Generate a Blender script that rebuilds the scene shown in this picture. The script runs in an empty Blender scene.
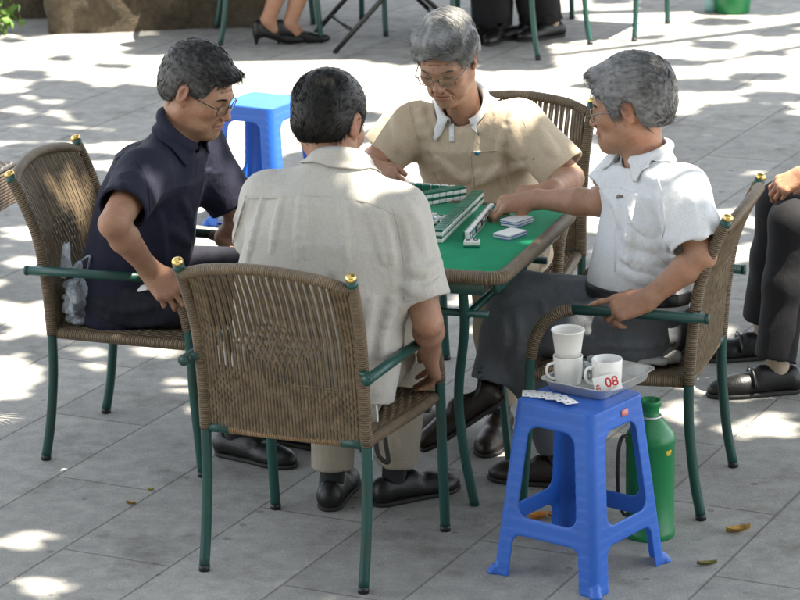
import bpy, math, random, time
import numpy as np
from math import sin, cos, pi, radians
from mathutils import Vector, Matrix
T00 = time.time()
rng = np.random.default_rng(7); random.seed(7)
SC = bpy.context.scene
COL = SC.collection
V = lambda *a: np.array(a if len(a) > 1 else a[0], float)
def unit(v): v = np.asarray(v, float); return v/np.linalg.norm(v)
# ------------------------------------------------------------------ camera model (telephoto, raised viewpoint)
FPX, TH, RO, CH = 2986., .277, -.017, 2.878
CAM = V(0, 0, CH)
RX, UX, FX = V(1, 0, 0), V(0, sin(TH), cos(TH)), V(0, cos(TH), -sin(TH))
CR, CU = RX*cos(RO)+UX*sin(RO), UX*cos(RO)-RX*sin(RO)
def ray(u, v): return FX + CR*((u-400)/FPX) - CU*((v-300)/FPX)
def project(P):
    Q = np.asarray(P, float)-CAM; d = Q@FX
    return np.stack([400+FPX*(Q@CR)/d, 300-FPX*(Q@CU)/d], -1)
# table frame: a runs to the right, b away from the viewer
TO, TA = V(.043, 8.226), -.327
E1, E2, EZ = V(cos(TA), sin(TA), 0), V(-sin(TA), cos(TA), 0), V(0, 0, 1)
def tb(a, b, z): return V(TO[0], TO[1], 0)+E1*a+E2*b+EZ*z
def J(u, v, a=None, b=None, z=None, y=None):
    d = ray(u, v); o = V(TO[0], TO[1], 0)
    if z is not None: t = (z-CH)/d[2]
    elif y is not None: t = y/d[1]
    elif b is not None: t = (E2@o+b)/(E2@d)
    else: t = (E1@o+a)/(E1@d)
    return CAM+t*d
def reach(u, v, P, L, near=True):
    d = unit(ray(u, v)); q = P-CAM; m = q@d; h2 = L*L-(q@q-m*m)
    s = math.sqrt(h2) if h2 > 0 else 0
    return CAM+d*(m-s if near else m+s)
# ------------------------------------------------------------------ objects
def tag(o, label=None, cat=None, group=None, kind=None):
    for k, v in (('label', label), ('category', cat), ('group', group), ('kind', kind)):
        if v: o[k] = v
    return o
def empty(name, loc=(0, 0, 0), rz=0, **kw):
    o = bpy.data.objects.new(name, None); COL.objects.link(o); o.location = loc; o.rotation_euler = (0, 0, rz)
    o.empty_display_size = .1
    return tag(o, **kw)
def link(name, me, mat=None, parent=None, smooth=True):
    for m in (mat if isinstance(mat, (list, tuple)) else [mat]):
        if m: me.materials.append(m)
    if smooth and len(me.polygons): me.polygons.foreach_set('use_smooth', np.ones(len(me.polygons), bool))
    o = bpy.data.objects.new(name, me); COL.objects.link(o)
    if parent: o.parent = parent
    return o
class MB:
    """mesh builder: collects shapes, links them as one object"""
    def __init__(s): s.v = []; s.f = []; s.uv = []; s.m = []
    def add(s, vs, fs, uvs=None, mi=0):
        b = len(s.v); s.v += [tuple(map(float, p)) for p in vs]
        for i, f in enumerate(fs):
            s.f.append(tuple(b+j for j in f)); s.m.append(mi)
            s.uv.append(uvs[i] if uvs else [(0, 0)]*len(f))
    def tube(s, pts, r, n=10, cap=True, mi=0, flat=1.):
        pts = [V(p) for p in pts]; N = len(pts); r = [r]*N if np.isscalar(r) else list(r)
        vs = []; L = 0; vv = []
        up = None
        for i, p in enumerate(pts):
            t = unit(pts[min(i+1, N-1)]-pts[max(i-1, 0)])
            if up is None: up = unit(np.cross(t, V(.3, .9, .1) if abs(t[2]) > .8 else EZ))
            up = unit(up-t*(up@t)); w = np.cross(t, up)
            if i: L += np.linalg.norm(p-pts[i-1])
            vv.append(L)
            for k in range(n):
                a = 2*pi*k/n; vs.append(p+r[i]*(cos(a)*up+sin(a)*flat*w))
        fs = []; us = []
        for i in range(N-1):
            for k in range(n):
                k2 = (k+1) % n
                fs.append((i*n+k, i*n+k2, (i+1)*n+k2, (i+1)*n+k))
                us.append([(k/n, vv[i]), ((k+1)/n, vv[i]), ((k+1)/n, vv[i+1]), (k/n, vv[i+1])])
        if cap:
            fs.append(tuple(range(n))[::-1]); us.append([(0, 0)]*n)
            fs.append(tuple((N-1)*n+k for k in range(n))); us.append([(0, L)]*n)
        s.add(vs, fs, us, mi)
    def lathe(s, prof, c=(0, 0, 0), n=28, mi=0, R=None, ang=2*pi):
        vs = []; N = len(prof); c = V(c)
        for r, z in prof:
            for k in range(n):
                a = ang*k/n; p = V(r*cos(a), r*sin(a), z); vs.append((R@p if R is not None else p)+c)
        fs = [(i*n+k, i*n+(k+1) % n, (i+1)*n+(k+1) % n, (i+1)*n+k) for i in range(N-1) for k in range(n)]
        s.add(vs, fs, None, mi)
    def box(s, c, sz, R=None, bev=.0, mi=0):
        """box with chamfered edges"""
        c = V(c); h = V(sz)/2; b = min(bev, min(h)*.49); vs = []; idx = {}
        if b <= 0:
            for x in (-1, 1):
                for y in (-1, 1):
                    for z in (-1, 1): vs.append(V(x, y, z)*h)
            fs = [(0, 1, 3, 2), (4, 6, 7, 5), (0, 4, 5, 1), (2, 3, 7, 6), (0, 2, 6, 4), (1, 5, 7, 3)]
        else:
            for x in (-1, 1):
                for y in (-1, 1):
                    for z in (-1, 1):
                        for ax in range(3):
                            p = V(x, y, z)*(h-b); p[ax] = V(x, y, z)[ax]*h[ax]; idx[x, y, z, ax] = len(vs); vs.append(p)
            fs = []
            for ax in range(3):
                o = [i for i in range(3) if i != ax]
                for sg in (-1, 1):
                    q = []
                    for e in ((-1, -1), (1, -1), (1, 1), (-1, 1)):
                        k = [0, 0, 0]; k[ax] = sg; k[o[0]] = e[0]; k[o[1]] = e[1]; q.append(idx[(*k, ax)])
                    fs.append(tuple(q))
                for e in ((-1, -1), (1, -1), (1, 1), (-1, 1)):
                    q = []
                    for sg, aa in ((-1, o[0]), (1, o[0]), (1, o[1]), (-1, o[1])):
                        k = [0, 0, 0]; k[ax] = sg; k[o[0]] = e[0]; k[o[1]] = e[1]; q.append(idx[(*k, aa)])
                    fs.append(tuple(q))
            for x in (-1, 1):
                for y in (-1, 1):
                    for z in (-1, 1): fs.append(tuple(idx[x, y, z, a] for a in range(3)))
        if R is not None: vs = [R@p for p in vs]
        vs = [p+c for p in vs]
        ctr = c; out = []
        for f in fs:      # outward winding
            p = [vs[i] for i in f]; nrm = np.cross(p[1]-p[0], p[2]-p[0])
            out.append(f if nrm@(sum(p)/len(p)-ctr) >= 0 else f[::-1])
        s.add(vs, out, None, mi)
    def build(s, name, mat, parent=None, smooth=True, autos=False):
        me = bpy.data.meshes.new(name); me.from_pydata(s.v, [], s.f)
        ul = me.uv_layers.new(name='UVMap'); ul.data.foreach_set('uv', np.array([c for f in s.uv for c in f], np.float32).ravel())
        o = link(name, me, mat, parent, smooth)
        me.polygons.foreach_set('material_index', np.array(s.m, np.int32))
        if autos: me.set_sharp_from_angle(angle=radians(35))
        return o
def bez(pts, n=8):
    """Catmull-Rom through points"""
    P = [V(p) for p in pts]; P = [2*P[0]-P[1]]+P+[2*P[-1]-P[-2]]; out = []
    for i in range(1, len(P)-2):
        for k in range(n):
            t = k/n; a, b, c, d = P[i-1:i+3]
            out.append(.5*(2*b+(c-a)*t+(2*a-5*b+4*c-d)*t*t+(3*b-a-3*c+d)*t**3))
    return out+[P[-2]]
def copy_tree(o, parent=None):
    c = o.copy(); COL.objects.link(c)
    if parent: c.parent = parent
    for ch in list(o.children): copy_tree(ch, c)
    return c
def rotz(a): return np.array([[cos(a), -sin(a), 0], [sin(a), cos(a), 0], [0, 0, 1]])
def rotax(ax, a):
    ax = unit(ax); K = np.array([[0, -ax[2], ax[1]], [ax[2], 0, -ax[0]], [-ax[1], ax[0], 0]])
    return np.eye(3)+sin(a)*K+(1-cos(a))*K@K
# ------------------------------------------------------------------ materials
class NT:
    def __init__(s, name):
        m = bpy.data.materials.new(name); m.use_nodes = True; s.m = m; s.t = m.node_tree; s.n = s.t.nodes
        s.b = s.n['Principled BSDF']
    def new(s, typ, inp=None, **kw):
        n = s.n.new(typ)
        for k, v in kw.items(): setattr(n, k, v)
        for k, v in (inp or {}).items(): s.set(n, k, v)
        return n
    def set(s, n, k, v):
        if isinstance(v, bpy.types.NodeSocket): s.t.links.new(v, n.inputs[k])
        else: n.inputs[k].default_value = v
    def coord(s, which='Object'): return s.new('ShaderNodeTexCoord').outputs[which]
    def noise(s, scale, vec=None, detail=4., rough=.55):
        return s.new('ShaderNodeTexNoise', {'Vector': vec or s.coord(), 'Scale': scale, 'Detail': detail, 'Roughness': rough}).outputs['Fac']
    def ramp(s, fac, stops):
        n = s.new('ShaderNodeValToRGB', {'Fac': fac}); e = n.color_ramp.elements
        while len(e) < len(stops): e.new(.5)
        for q, (p, c) in zip(e, stops): q.position = p; q.color = (*c, 1) if len(c) == 3 else c
        return n.outputs['Color']
    def mix(s, fac, a, b, mode='MIX'):
        n = s.new('ShaderNodeMix', data_type='RGBA', blend_type=mode)
        for i, v in ((0, fac), (6, a), (7, b)):
            if isinstance(v, bpy.types.NodeSocket): s.t.links.new(v, n.inputs[i])
            else: n.inputs[i].default_value = v if i == 0 else ((*v, 1) if len(v) == 3 else v)
        return n.outputs[2]
    def math(s, op, a, b=0., c=None):
        d = {0: a, 1: b}
        if c is not None: d[2] = c
        return s.new('ShaderNodeMath', d, operation=op).outputs[0]
    def sep(s, vec): return s.new('ShaderNodeSeparateXYZ', {0: vec}).outputs
    def bump(s, h, dist=.002, st=1.):
        s.set(s.b, 'Normal', s.new('ShaderNodeBump', {'Height': h, 'Distance': dist, 'Strength': st}).outputs[0])
    def col(s, c): s.set(s.b, 'Base Color', c if isinstance(c, bpy.types.NodeSocket) else (*c, 1))
    def p(s, **kw):
        for k, v in kw.items(): s.set(s.b, k.replace('_', ' '), v)
        return s
def vc(c, k): return tuple(min(1, max(0, x*k)) for x in c)
def simple(name, c, rough=.5, var=.12, scale=20, metal=0., bump=0., bscale=200, **kw):
    t = NT(name); f = t.noise(scale)
    t.col(t.ramp(f, [(.3, vc(c, 1-var)), (.7, vc(c, 1+var))])); t.p(Roughness=rough, Metallic=metal, **kw)
    if bump: t.bump(t.noise(bscale, detail=2.), bump)
    return t.m
def cloth(name, c, var=.08, weave=900, bump=.0006, rough=.85, sheen=.04, crease=12.):
    t = NT(name); f = t.noise(9); g = t.noise(260, detail=2.)
    c1 = t.ramp(f, [(.3, vc(c, 1-var)), (.7, vc(c, 1+var))])
    t.col(t.mix(.16, c1, t.ramp(g, [(.35, vc(c, .55)), (.65, vc(c, 1.4))])))
    t.p(Roughness=rough, Sheen_Weight=sheen, Sheen_Roughness=.5)
    w = t.noise(weave, detail=1.)
    mp = t.new('ShaderNodeMapping', {'Vector': t.coord(), 'Scale': (1., 1., .6)}).outputs[0]
    rd = t.math('MULTIPLY', t.math('ABSOLUTE', t.math('SUBTRACT', t.noise(15, mp, 3., .6), .5)), -crease)
    t.bump(t.math('ADD', rd, t.math('ADD', t.math('MULTIPLY', w, .6), t.math('MULTIPLY', t.noise(70, detail=3.), 1.2))), bump)
    return t.m
def skin(name, c, red=(.30, .085, .055)):
    t = NT(name); a = t.new('ShaderNodeAttribute', attribute_name='tint').outputs['Color']
    s = t.new('ShaderNodeSeparateColor', {0: a}).outputs
    base = t.ramp(t.noise(28, detail=6.), [(.3, vc(c, .84)), (.55, c), (.75, vc(c, 1.12))])
    base = t.mix(t.math('MULTIPLY', t.math('GREATER_THAN', t.noise(160, detail=2.), .68), .22), base, vc(c, .55))
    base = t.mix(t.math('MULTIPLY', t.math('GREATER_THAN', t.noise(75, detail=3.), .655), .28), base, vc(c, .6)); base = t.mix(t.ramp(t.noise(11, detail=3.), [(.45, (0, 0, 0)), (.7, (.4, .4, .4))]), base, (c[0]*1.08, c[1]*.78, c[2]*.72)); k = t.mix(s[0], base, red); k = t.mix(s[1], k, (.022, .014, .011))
    t.col(k); t.p(Roughness=.5, Subsurface_Weight=.12, Subsurface_Scale=.012, Subsurface_Radius=(1., .35, .2), Specular_IOR_Level=.42)
    t.bump(t.math('ADD', t.noise(420, detail=2.), t.math('MULTIPLY', t.noise(90, detail=4.), 1.6)), .0011)
    return t.m
def hairmat(name, dark, light, lo, hi):
    t = NT(name); a = t.new('ShaderNodeAttribute', attribute_name='tint').outputs['Color']
    s = t.new('ShaderNodeSeparateColor', {0: a}).outputs
    mp = t.new('ShaderNodeMapping', {'Vector': t.coord(), 'Scale': (9, 3.5, 6)}).outputs[0]
    f = t.math('ADD', t.math('MULTIPLY', t.noise(9, mp, detail=5., rough=.7), .55), t.math('MULTIPLY', s[0], .5))
    t.col(t.ramp(f, [(lo, dark), (hi, light)])); t.p(Roughness=.5, Specular_IOR_Level=.28)
    return t.m
def wrapmat(name, c1, c2, pitch=.0062):
    t = NT(name); uv = t.new('ShaderNodeUVMap').outputs[0]; y = t.sep(uv)[1]
    w = t.math('ABSOLUTE', t.math('SINE', t.math('MULTIPLY', y, pi/pitch)))
    base = t.ramp(t.noise(26, detail=5.), [(.3, c1), (.7, c2)])
    t.col(t.mix(t.math('MULTIPLY', t.math('POWER', t.math('SUBTRACT', 1., w), 2.), .75), base, vc(c1, .25)))
    t.bump(w, .003); t.p(Roughness=.5)
    return t.m
M = {}
M['rattan'] = wrapmat('rattan_wrap', (.135, .095, .054), (.235, .17, .10))
M['rattan_pale'] = wrapmat('rattan_pale', (.26, .155, .075), (.40, .26, .135))
M['cane'] = simple('woven_cane', (.140, .102, .060), .5, .4, 45, bump=.001, bscale=300)

M['dark_metal'] = simple('dark_enamel', (.012, .016, .014), .4, .2, 14)
M['brass'] = simple('brass', (.80, .56, .20), .28, .12, 60, metal=1.)
M['felt'] = cloth('green_felt', (.004, .275, .128), .14, 700, .0006, .95, .05, 1.)
def worn(name, c, rough, dirt, amt=.35, scratch=.5, coat=0.):
    t = NT(name); n = t.noise(7, detail=6., rough=.7); g = t.noise(2.5, detail=2.)
    base = t.ramp(g, [(.3, vc(c, .88)), (.7, vc(c, 1.12))])
    base = t.mix(t.math('MULTIPLY', t.math('SMOOTH_MIN', t.math('MAXIMUM', t.math('MULTIPLY', t.math('SUBTRACT', n, .54), 6.), 0.), 1., .2), amt), base, dirt)
    mp = t.new('ShaderNodeMapping', {'Vector': t.coord(), 'Scale': (60, 60, 14)}).outputs[0]
    sc = t.math('GREATER_THAN', t.noise(4., mp, detail=5., rough=.8), .70)
    base = t.mix(t.math('MULTIPLY', sc, scratch), base, tuple(min(1, q*1.3+.10) for q in c))
    t.col(base); t.p(Roughness=t.math('ADD', t.math('MULTIPLY', n, .35), rough-.17), Coat_Weight=coat); t.bump(t.noise(90, detail=2.), .0005)
    return t.m
M['blue'] = worn('blue_plastic', (.020, .118, .50), .42, (.04, .09, .28), .45, .35)
M['tile_white'] = simple('tile_ivory', (.80, .80, .76), .25, .04, 40)
M['tile_green'] = simple('tile_green', (.006, .14, .085), .28, .08, 40)
M['ink'] = simple('ink_black', (.015, .016, .02), .6, .1)
M['ink_red'] = simple('ink_red', (.55, .012, .015), .5, .08)
M['ink_blue'] = simple('ink_blue', (.02, .16, .30), .5, .08)
M['card'] = simple('card_white', (.80, .80, .80), .45, .04, 30)
M['card_edge'] = simple('card_blue_edge', (.16, .24, .52), .5, .2, 200)
M['steel'] = simple('dull_steel', (.60, .60, .58), .46, .12, 30, metal=.85, bump=.0006, bscale=60)
M['porcelain'] = simple('porcelain', (.80, .80, .77), .2, .03, 20, Coat_Weight=.3)
M['paper_cup'] = simple('paper_cup', (.82, .81, .77), .55, .03, 25)
M['tea'] = simple('tea', (.20, .10, .03), .05, .1)
M['flask_green'] = worn('flask_green', (.008, .185, .055), .34, (.02, .09, .03), .5, .3)
M['green_metal'] = worn('green_enamel', (.011, .066, .055), .36, (.035, .035, .025), .5, .25)
M['black_plastic'] = simple('black_plastic', (.012, .012, .013), .4, .2)
M['flower_print'] = simple('yellow_print', (.55, .42, .03), .4, .1)
M['label_pink'] = simple('pink_sticker', (.62, .22, .20), .5, .15, 200)
M['leaf_yellow'] = simple('fallen_leaf', (.42, .25, .05), .6, .4, 60)
M['peel'] = simple('orange_peel', (.60, .24, .04), .5, .2, 60)
M['shoe'] = simple('shoe_leather', (.006, .0055, .0055), .42, .25, 30, bump=.0008, bscale=160)
M['shoe_brown'] = simple('shoe_brown', (.016, .009, .006), .45, .25, 30, bump=.0008, bscale=160)
M['shoe_grey'] = simple('shoe_suede', (.05, .048, .046), .6, .3, 30, bump=.0008, bscale=160)
M['sole'] = simple('shoe_sole', (.02, .018, .017), .7, .2)
M['sock_dark'] = cloth('sock_dark', (.016, .015, .017))
M['sock_beige'] = cloth('sock_beige', (.36, .29, .22))
M['frame_metal'] = simple('spectacle_metal', (.25, .22, .18), .25, .1, metal=1.)
M['frame_dark'] = simple('spectacle_dark', (.03, .024, .02), .3, .1)
M['eye_white'] = simple('eye_white', (.6, .57, .52), .15, .03)
def glassy(name, tint=(1, 1, 1), a=.12, rough=.03, fk=.9):
    t = NT(name); g = t.new('ShaderNodeBsdfGlossy', {'Roughness': rough}); tr = t.new('ShaderNodeBsdfTransparent', {'Color': (*tint, 1)})
    mx = t.new('ShaderNodeMixShader', {0: t.math('ADD', t.math('MULTIPLY', t.new('ShaderNodeFresnel', {'IOR': 1.5}).outputs[0], fk), a)})
    t.t.links.new(tr.outputs[0], mx.inputs[1]); t.t.links.new(g.outputs[0], mx.inputs[2])
    t.t.links.new(mx.outputs[0], t.n['Material Output'].inputs[0]); return t.m
M['lens'] = glassy('lens', (.985, .985, .98), .0, .02, .3)
M['glass'] = glassy('clear_glass', (.86, .9, .9), .14)
def bagmat():
    t = NT('plastic_bag'); tr = t.new('ShaderNodeBsdfTransparent', {'Color': (.9, .93, .96, 1)})
    t.col((.72, .78, .84)); t.p(Roughness=.3)
    mx = t.new('ShaderNodeMixShader', {0: t.ramp(t.noise(18, detail=4.), [(.35, (.12,)*3), (.65, (.62,)*3)])})
    t.t.links.new(tr.outputs[0], mx.inputs[1]); t.t.links.new(t.b.outputs[0], mx.inputs[2])
    t.t.links.new(mx.outputs[0], t.n['Material Output'].inputs[0]); t.bump(t.noise(60, detail=5.), .006); return t.m
M['bag'] = bagmat()
M['paper'] = simple('newspaper', (.62, .61, .57), .8, .15, 90)
def ground_mat():
    t = NT('stone_paving'); P = t.new('ShaderNodeNewGeometry').outputs['Position']
    mp = t.new('ShaderNodeMapping', {'Vector': P, 'Rotation': (0, 0, radians(-64)), 'Location': (.13, -3.87, 0)}).outputs[0]
    br = t.new('ShaderNodeTexBrick', {'Vector': mp, 'Scale': 1., 'Mortar Size': .004, 'Mortar Smooth': .35, 'Brick Width': 1.02, 'Row Height': .34,
        'Color1': (.90, .90, .90, 1), 'Color2': (1.08, 1.08, 1.08, 1), 'Mortar': (.60, .59, .57, 1)}, offset=.5)
    n1 = t.noise(1.3, P, 5.); n2 = t.noise(14, P, 6., .65); n3 = t.noise(150, P, 3., .7)
    base = t.ramp(n1, [(.3, (.27, .262, .243)), (.7, (.345, .333, .31))])
    base = t.mix(.6, base, t.ramp(n2, [(.32, (.15, .15, .14)), (.68, (.41, .40, .375))]))
    base = t.mix(.30, base, t.ramp(n3, [(.3, (.09, .09, .085)), (.7, (.5, .49, .46))]))
    stain = t.ramp(t.noise(3.2, P, 6., .7), [(.54, (1, 1, 1)), (.70, (.60, .59, .57))])
    base = t.mix(1., base, stain, 'MULTIPLY')
    vo = t.new('ShaderNodeTexVoronoi', {'Vector': P, 'Scale': 7.}); d_ = t.math('ADD', vo.outputs['Distance'], t.math('MULTIPLY', n2, .05))
    base = t.mix(t.math('MULTIPLY', t.math('LESS_THAN', d_, .105), .55), base, (.10, .10, .095))
    base = t.mix(t.math('MULTIPLY', t.math('GREATER_THAN', t.noise(38, P, 3., .8), .71), .5), base, (.48, .46, .42))
    t.col(t.mix(1., base, br.outputs['Color'], 'MULTIPLY')); t.p(Roughness=.85)
    h = t.math('ADD', t.math('MULTIPLY', br.outputs['Fac'], -1.), t.math('ADD', t.math('MULTIPLY', n2, .35), t.math('MULTIPLY', n3, .35)))
    t.bump(h, .004); return t.m
M['ground'] = ground_mat()
def rock_mat():
    t = NT('rough_stone'); n = t.noise(5, detail=8., rough=.7); n2 = t.noise(30, detail=6., rough=.7)
    c = t.ramp(n, [(.3, (.045, .032, .018)), (.5, (.10, .075, .045)), (.7, (.19, .14, .085))])
    t.col(t.mix(.5, c, t.ramp(n2, [(.3, (.03, .025, .014)), (.7, (.18, .14, .09))]))); t.p(Roughness=.9); t.bump(n2, .03); return t.m
M['rock'] = rock_mat()
M['bark'] = simple('bark', (.07, .05, .035), .9, .4, 20, bump=.01, bscale=30)
def leafmat(name, c):
    t = NT(name); r = t.new('ShaderNodeObjectInfo').outputs['Random']
    t.col(t.ramp(t.noise(3, detail=3.), [(.3, vc(c, .6)), (.7, vc(c, 1.4))])); t.p(Roughness=.6); return t.m
M['leaf'] = leafmat('tree_leaf', (.05, .10, .025))
M['leaf_bright'] = leafmat('bush_leaf', (.10, .20, .03))
# ------------------------------------------------------------------ implicit surfaces
BIG = 1e3
def vnoise(P, seed=0):
    """cheap value noise, about -1..1"""
    I = np.floor(P).astype(np.int64); F = (P-I); F = F*F*(3-2*F); out = 0
    for c in range(8):
        o = np.array([c & 1, c >> 1 & 1, c >> 2 & 1]); K = I+o
        h = (K[..., 0]*374761393+K[..., 1]*668265263+K[..., 2]*2147483647+seed*974634977) & 0xffffffff
        h = ((h ^ (h >> 13))*1274126177) & 0xffffffff; h = ((h ^ (h >> 16)) & 0xffff)/32767.5-1
        w = np.where(o, F, 1-F); out = out+w[..., 0]*w[..., 1]*w[..., 2]*h
    return out
def rcone(a, b, r1, r2, n=None, s=1.):
    a = V(a); b = V(b); ba = b-a; L2 = max(ba@ba, 1e-12); m = max(r1, r2)*max(s, 1)
    def f(P):
        q = P-a
        t = np.clip((q@ba)/L2, 0, 1); w = q-t[:, None]*ba
        if n is not None:
            w = w+(w@n)[:, None]*n*(1/s-1)
        return (np.sqrt((w*w).sum(1))-(r1+(r2-r1)*t))*min(1, s)
    return f, np.minimum(a, b)-m, np.maximum(a, b)+m
def ell(c, r, R=None):
    c = V(c); r = V(r); R = np.eye(3) if R is None else R; m = max(r)
    def f(P):
        q = (P-c)@R; k0 = np.sqrt(((q/r)**2).sum(1)); k1 = np.sqrt(((q/(r*r))**2).sum(1))+1e-9
        return k0*(k0-1)/k1
    return f, c-m, c+m
def loft(C, X, Y, W, D, n=2.3, Df=None):
    """body section stack along the polyline C; X side axis, Y front axis; W half width, D half depth (back), Df front"""
    C = np.array(C, float); Zx = unit(C[-1]-C[0]); tt = (C-C[0])@Zx; W = np.array(W); D = np.array(D); Df = D if Df is None else np.array(Df)
    m = max(W.max(), D.max(), Df.max())
    def f(P):
        t = (P-C[0])@Zx; q = P-np.stack([np.interp(t, tt, C[:, i]) for i in range(3)], 1)
        w = np.interp(t, tt, W); y = q@Y; d = np.where(y > 0, np.interp(t, tt, Df), np.interp(t, tt, D)); x = q@X
        k = (np.abs(x/w)**n+np.abs(y/d)**n)**(1/n)
        e = (k-1)*np.minimum(w, d)
        return np.maximum(e, np.maximum(tt[0]-t, t-tt[-1]))
    return f, C.min(0)-m, C.max(0)+m
def rbox(c, h, r, R=None):
    c = V(c); h = V(h); R = np.eye(3) if R is None else R; m = np.linalg.norm(h)
    def f(P):
        q = np.abs((P-c)@R)-(h-r); return np.sqrt((np.maximum(q, 0)**2).sum(1))+np.minimum(q.max(1), 0)-r
    return f, c-m, c+m
class SDF:
    def __init__(s): s.ops = []; s.disp = None
    def add(s, prim, k=.01, mode='u'): s.ops.append((*prim, k, mode)); return s
    def ev(s, P, ops=None):
        d = np.full(len(P), BIG)
        for f, lo, hi, k, mode in (s.ops if ops is None else ops):
            e = f(P)
            if mode == 'u':
                if k > 0: h = np.maximum(k-np.abs(d-e), 0)/k; d = np.minimum(d, e)-h*h*k*.25
                else: d = np.minimum(d, e)
            else:
                if mode == 's': e = -e
                if k > 0: h = np.maximum(k-np.abs(d-e), 0)/k; d = np.maximum(d, e)+h*h*k*.25
                else: d = np.maximum(d, e)
        return d
    def bounds(s):
        u = [o for o in s.ops if o[4] == 'u']
        return np.min([o[1] for o in u], 0), np.max([o[2] for o in u], 0)
    def mesh(s, vox, lo=None, hi=None, B=10):
        l, h = s.bounds(); lo = l-3*vox if lo is None else V(lo); hi = h+3*vox if hi is None else V(hi)
        nb = np.ceil((hi-lo)/vox/B).astype(int); dim = nb*B
        g = np.stack(np.meshgrid(*[np.arange(k) for k in nb], indexing='ij'), -1).reshape(-1, 3)
        ctr = lo+(g*B+(B-1)/2)*vox; dc = s.ev(ctr)
        half = B*vox*.87
        D = np.where(dc < 0, -1., 1.).reshape(nb).repeat(B, 0).repeat(B, 1).repeat(B, 2).astype(np.float32)
        act = np.where(np.abs(dc) < half*1.7+.008)[0]
        o = np.stack(np.meshgrid(*[np.arange(B)]*3, indexing='ij'), -1).reshape(-1, 3)*vox
        los = np.array([q[1] for q in s.ops]); his = np.array([q[2] for q in s.ops]); ks = np.array([q[3] for q in s.ops])
        glob = np.array([q[4] == 'i' for q in s.ops])
        for i in act:
            b0 = lo+g[i]*B*vox; b1 = b0+B*vox; mg = (ks+.02)[:, None]
            sel = np.where(((his+mg > b0) & (los-mg < b1)).all(1) | glob)[0]
            if not len(sel): continue
            x, y, z = g[i]*B
            D[x:x+B, y:y+B, z:z+B] = s.ev(b0+o, [s.ops[j] for j in sel]).reshape(B, B, B)
        vs, F = nets(D, lo, vox)
        if s.disp is not None: vs = vs-vnormals(vs, F)*s.disp(vs)[:, None]
        return vs, F
    def hits(s, uv, n=60):
        d = np.array([unit(ray(*q)) for q in uv]); t = np.full(len(uv), 5.5)
        for _ in range(n): t = t+np.clip(s.ev(CAM+d*t[:, None]), -.05, .3)*.8
        P = CAM+d*t[:, None]; e = 1e-3
        N = np.stack([s.ev(P+V(*[(e if i == j else 0) for j in range(3)]))-s.ev(P-V(*[(e if i == j else 0) for j in range(3)])) for i in range(3)], 1)
        return P, N/(np.linalg.norm(N, axis=1)[:, None]+1e-9), np.abs(s.ev(P)) < .02
    def fold(s, uv, r=.012, k=.02, up=True, emb=.62):
        """a ridge (or crease) along a line seen on the surface"""
        P, N, ok = s.hits(bez([(*q, 0) for q in uv], 3) and [tuple(q[:2]) for q in bez([(*q, 0) for q in uv], 3)])
        if not ok.all(): P = P[ok]; N = N[ok]
        m = len(P)
        r = r*.72
        for i in range(m-1):
            if np.linalg.norm(P[i+1]-P[i]) > .15: continue
            w0 = sin(pi*(i+.3)/(m-.4)); w1 = sin(pi*(i+1.0)/(m-.4)); ra, rb = r*(.35+.65*w0), r*(.35+.65*max(w1, .0))
            if up: s.add(rcone(P[i]-N[i]*ra*emb, P[i+1]-N[i+1]*rb*emb, ra, rb), k)
            else: s.add(rcone(P[i]+N[i]*ra*.5, P[i+1]+N[i+1]*rb*.5, ra, rb), k, 's')
def vnormals(vs, F):
    n = np.cross(vs[F[:, 2]]-vs[F[:, 0]], vs[F[:, 3]]-vs[F[:, 1]]); N = np.zeros_like(vs)
    for i in range(4):
        for ax in range(3): N[:, ax] += np.bincount(F[:, i], n[:, ax], len(vs))
    return N/(np.linalg.norm(N, axis=1)[:, None]+1e-12)
def nets(D, lo, vox):
    ins = D < 0; nx, ny, nz = D.shape; acc = np.zeros((nx-1, ny-1, nz-1), np.uint8)
    C = [(i, j, k) for i in (0, 1) for j in (0, 1) for k in (0, 1)]
    for i, j, k in C: acc += ins[i:nx-1+i, j:ny-1+j, k:nz-1+k]
    I = np.argwhere((acc > 0) & (acc < 8)); n = len(I)
    d = {c: D[I[:, 0]+c[0], I[:, 1]+c[1], I[:, 2]+c[2]].astype(np.float64) for c in C}
    S = np.zeros((n, 3)); cnt = np.zeros(n)
    for a in C:
        for ax in range(3):
            if a[ax]: continue
            b = tuple(1 if q == ax else a[q] for q in range(3)); da, db = d[a], d[b]; m = (da < 0) != (db < 0)
            t = np.where(m, da/np.where(m, da-db, 1), 0); t = np.clip(t, .02, .98)
            p = np.tile(np.array(a, float), (n, 1)); p[:, ax] = t; S[m] += p[m]; cnt[m] += 1
    vs = lo+(I+S/cnt[:, None])*vox
    idx = np.full(acc.shape, -1, np.int32); idx[I[:, 0], I[:, 1], I[:, 2]] = np.arange(n)
    F = []
    for ax in range(3):
        sl0 = [slice(1, -1)]*3; sl1 = [slice(1, -1)]*3; sl0[ax] = slice(0, -1); sl1[ax] = slice(1, None)
        A, Bq = ins[tuple(sl0)], ins[tuple(sl1)]
        o1, o2 = [(1, 2), (2, 0), (0, 1)][ax]
        for flip in (0, 1):
            E = np.argwhere((A & ~Bq) if not flip else (~A & Bq))
            off = np.ones(3, int); off[ax] = 0; E = E+off
            def at(p, q):
                K = E.copy(); K[:, o1] -= p; K[:, o2] -= q; return idx[K[:, 0], K[:, 1], K[:, 2]]
            q = np.stack([at(1, 1), at(0, 1), at(0, 0), at(1, 0)], 1)
            F.append(q[:, ::-1] if flip else q)
    F = np.concatenate(F); F = F[(F >= 0).all(1)]
    return vs, F
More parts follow.
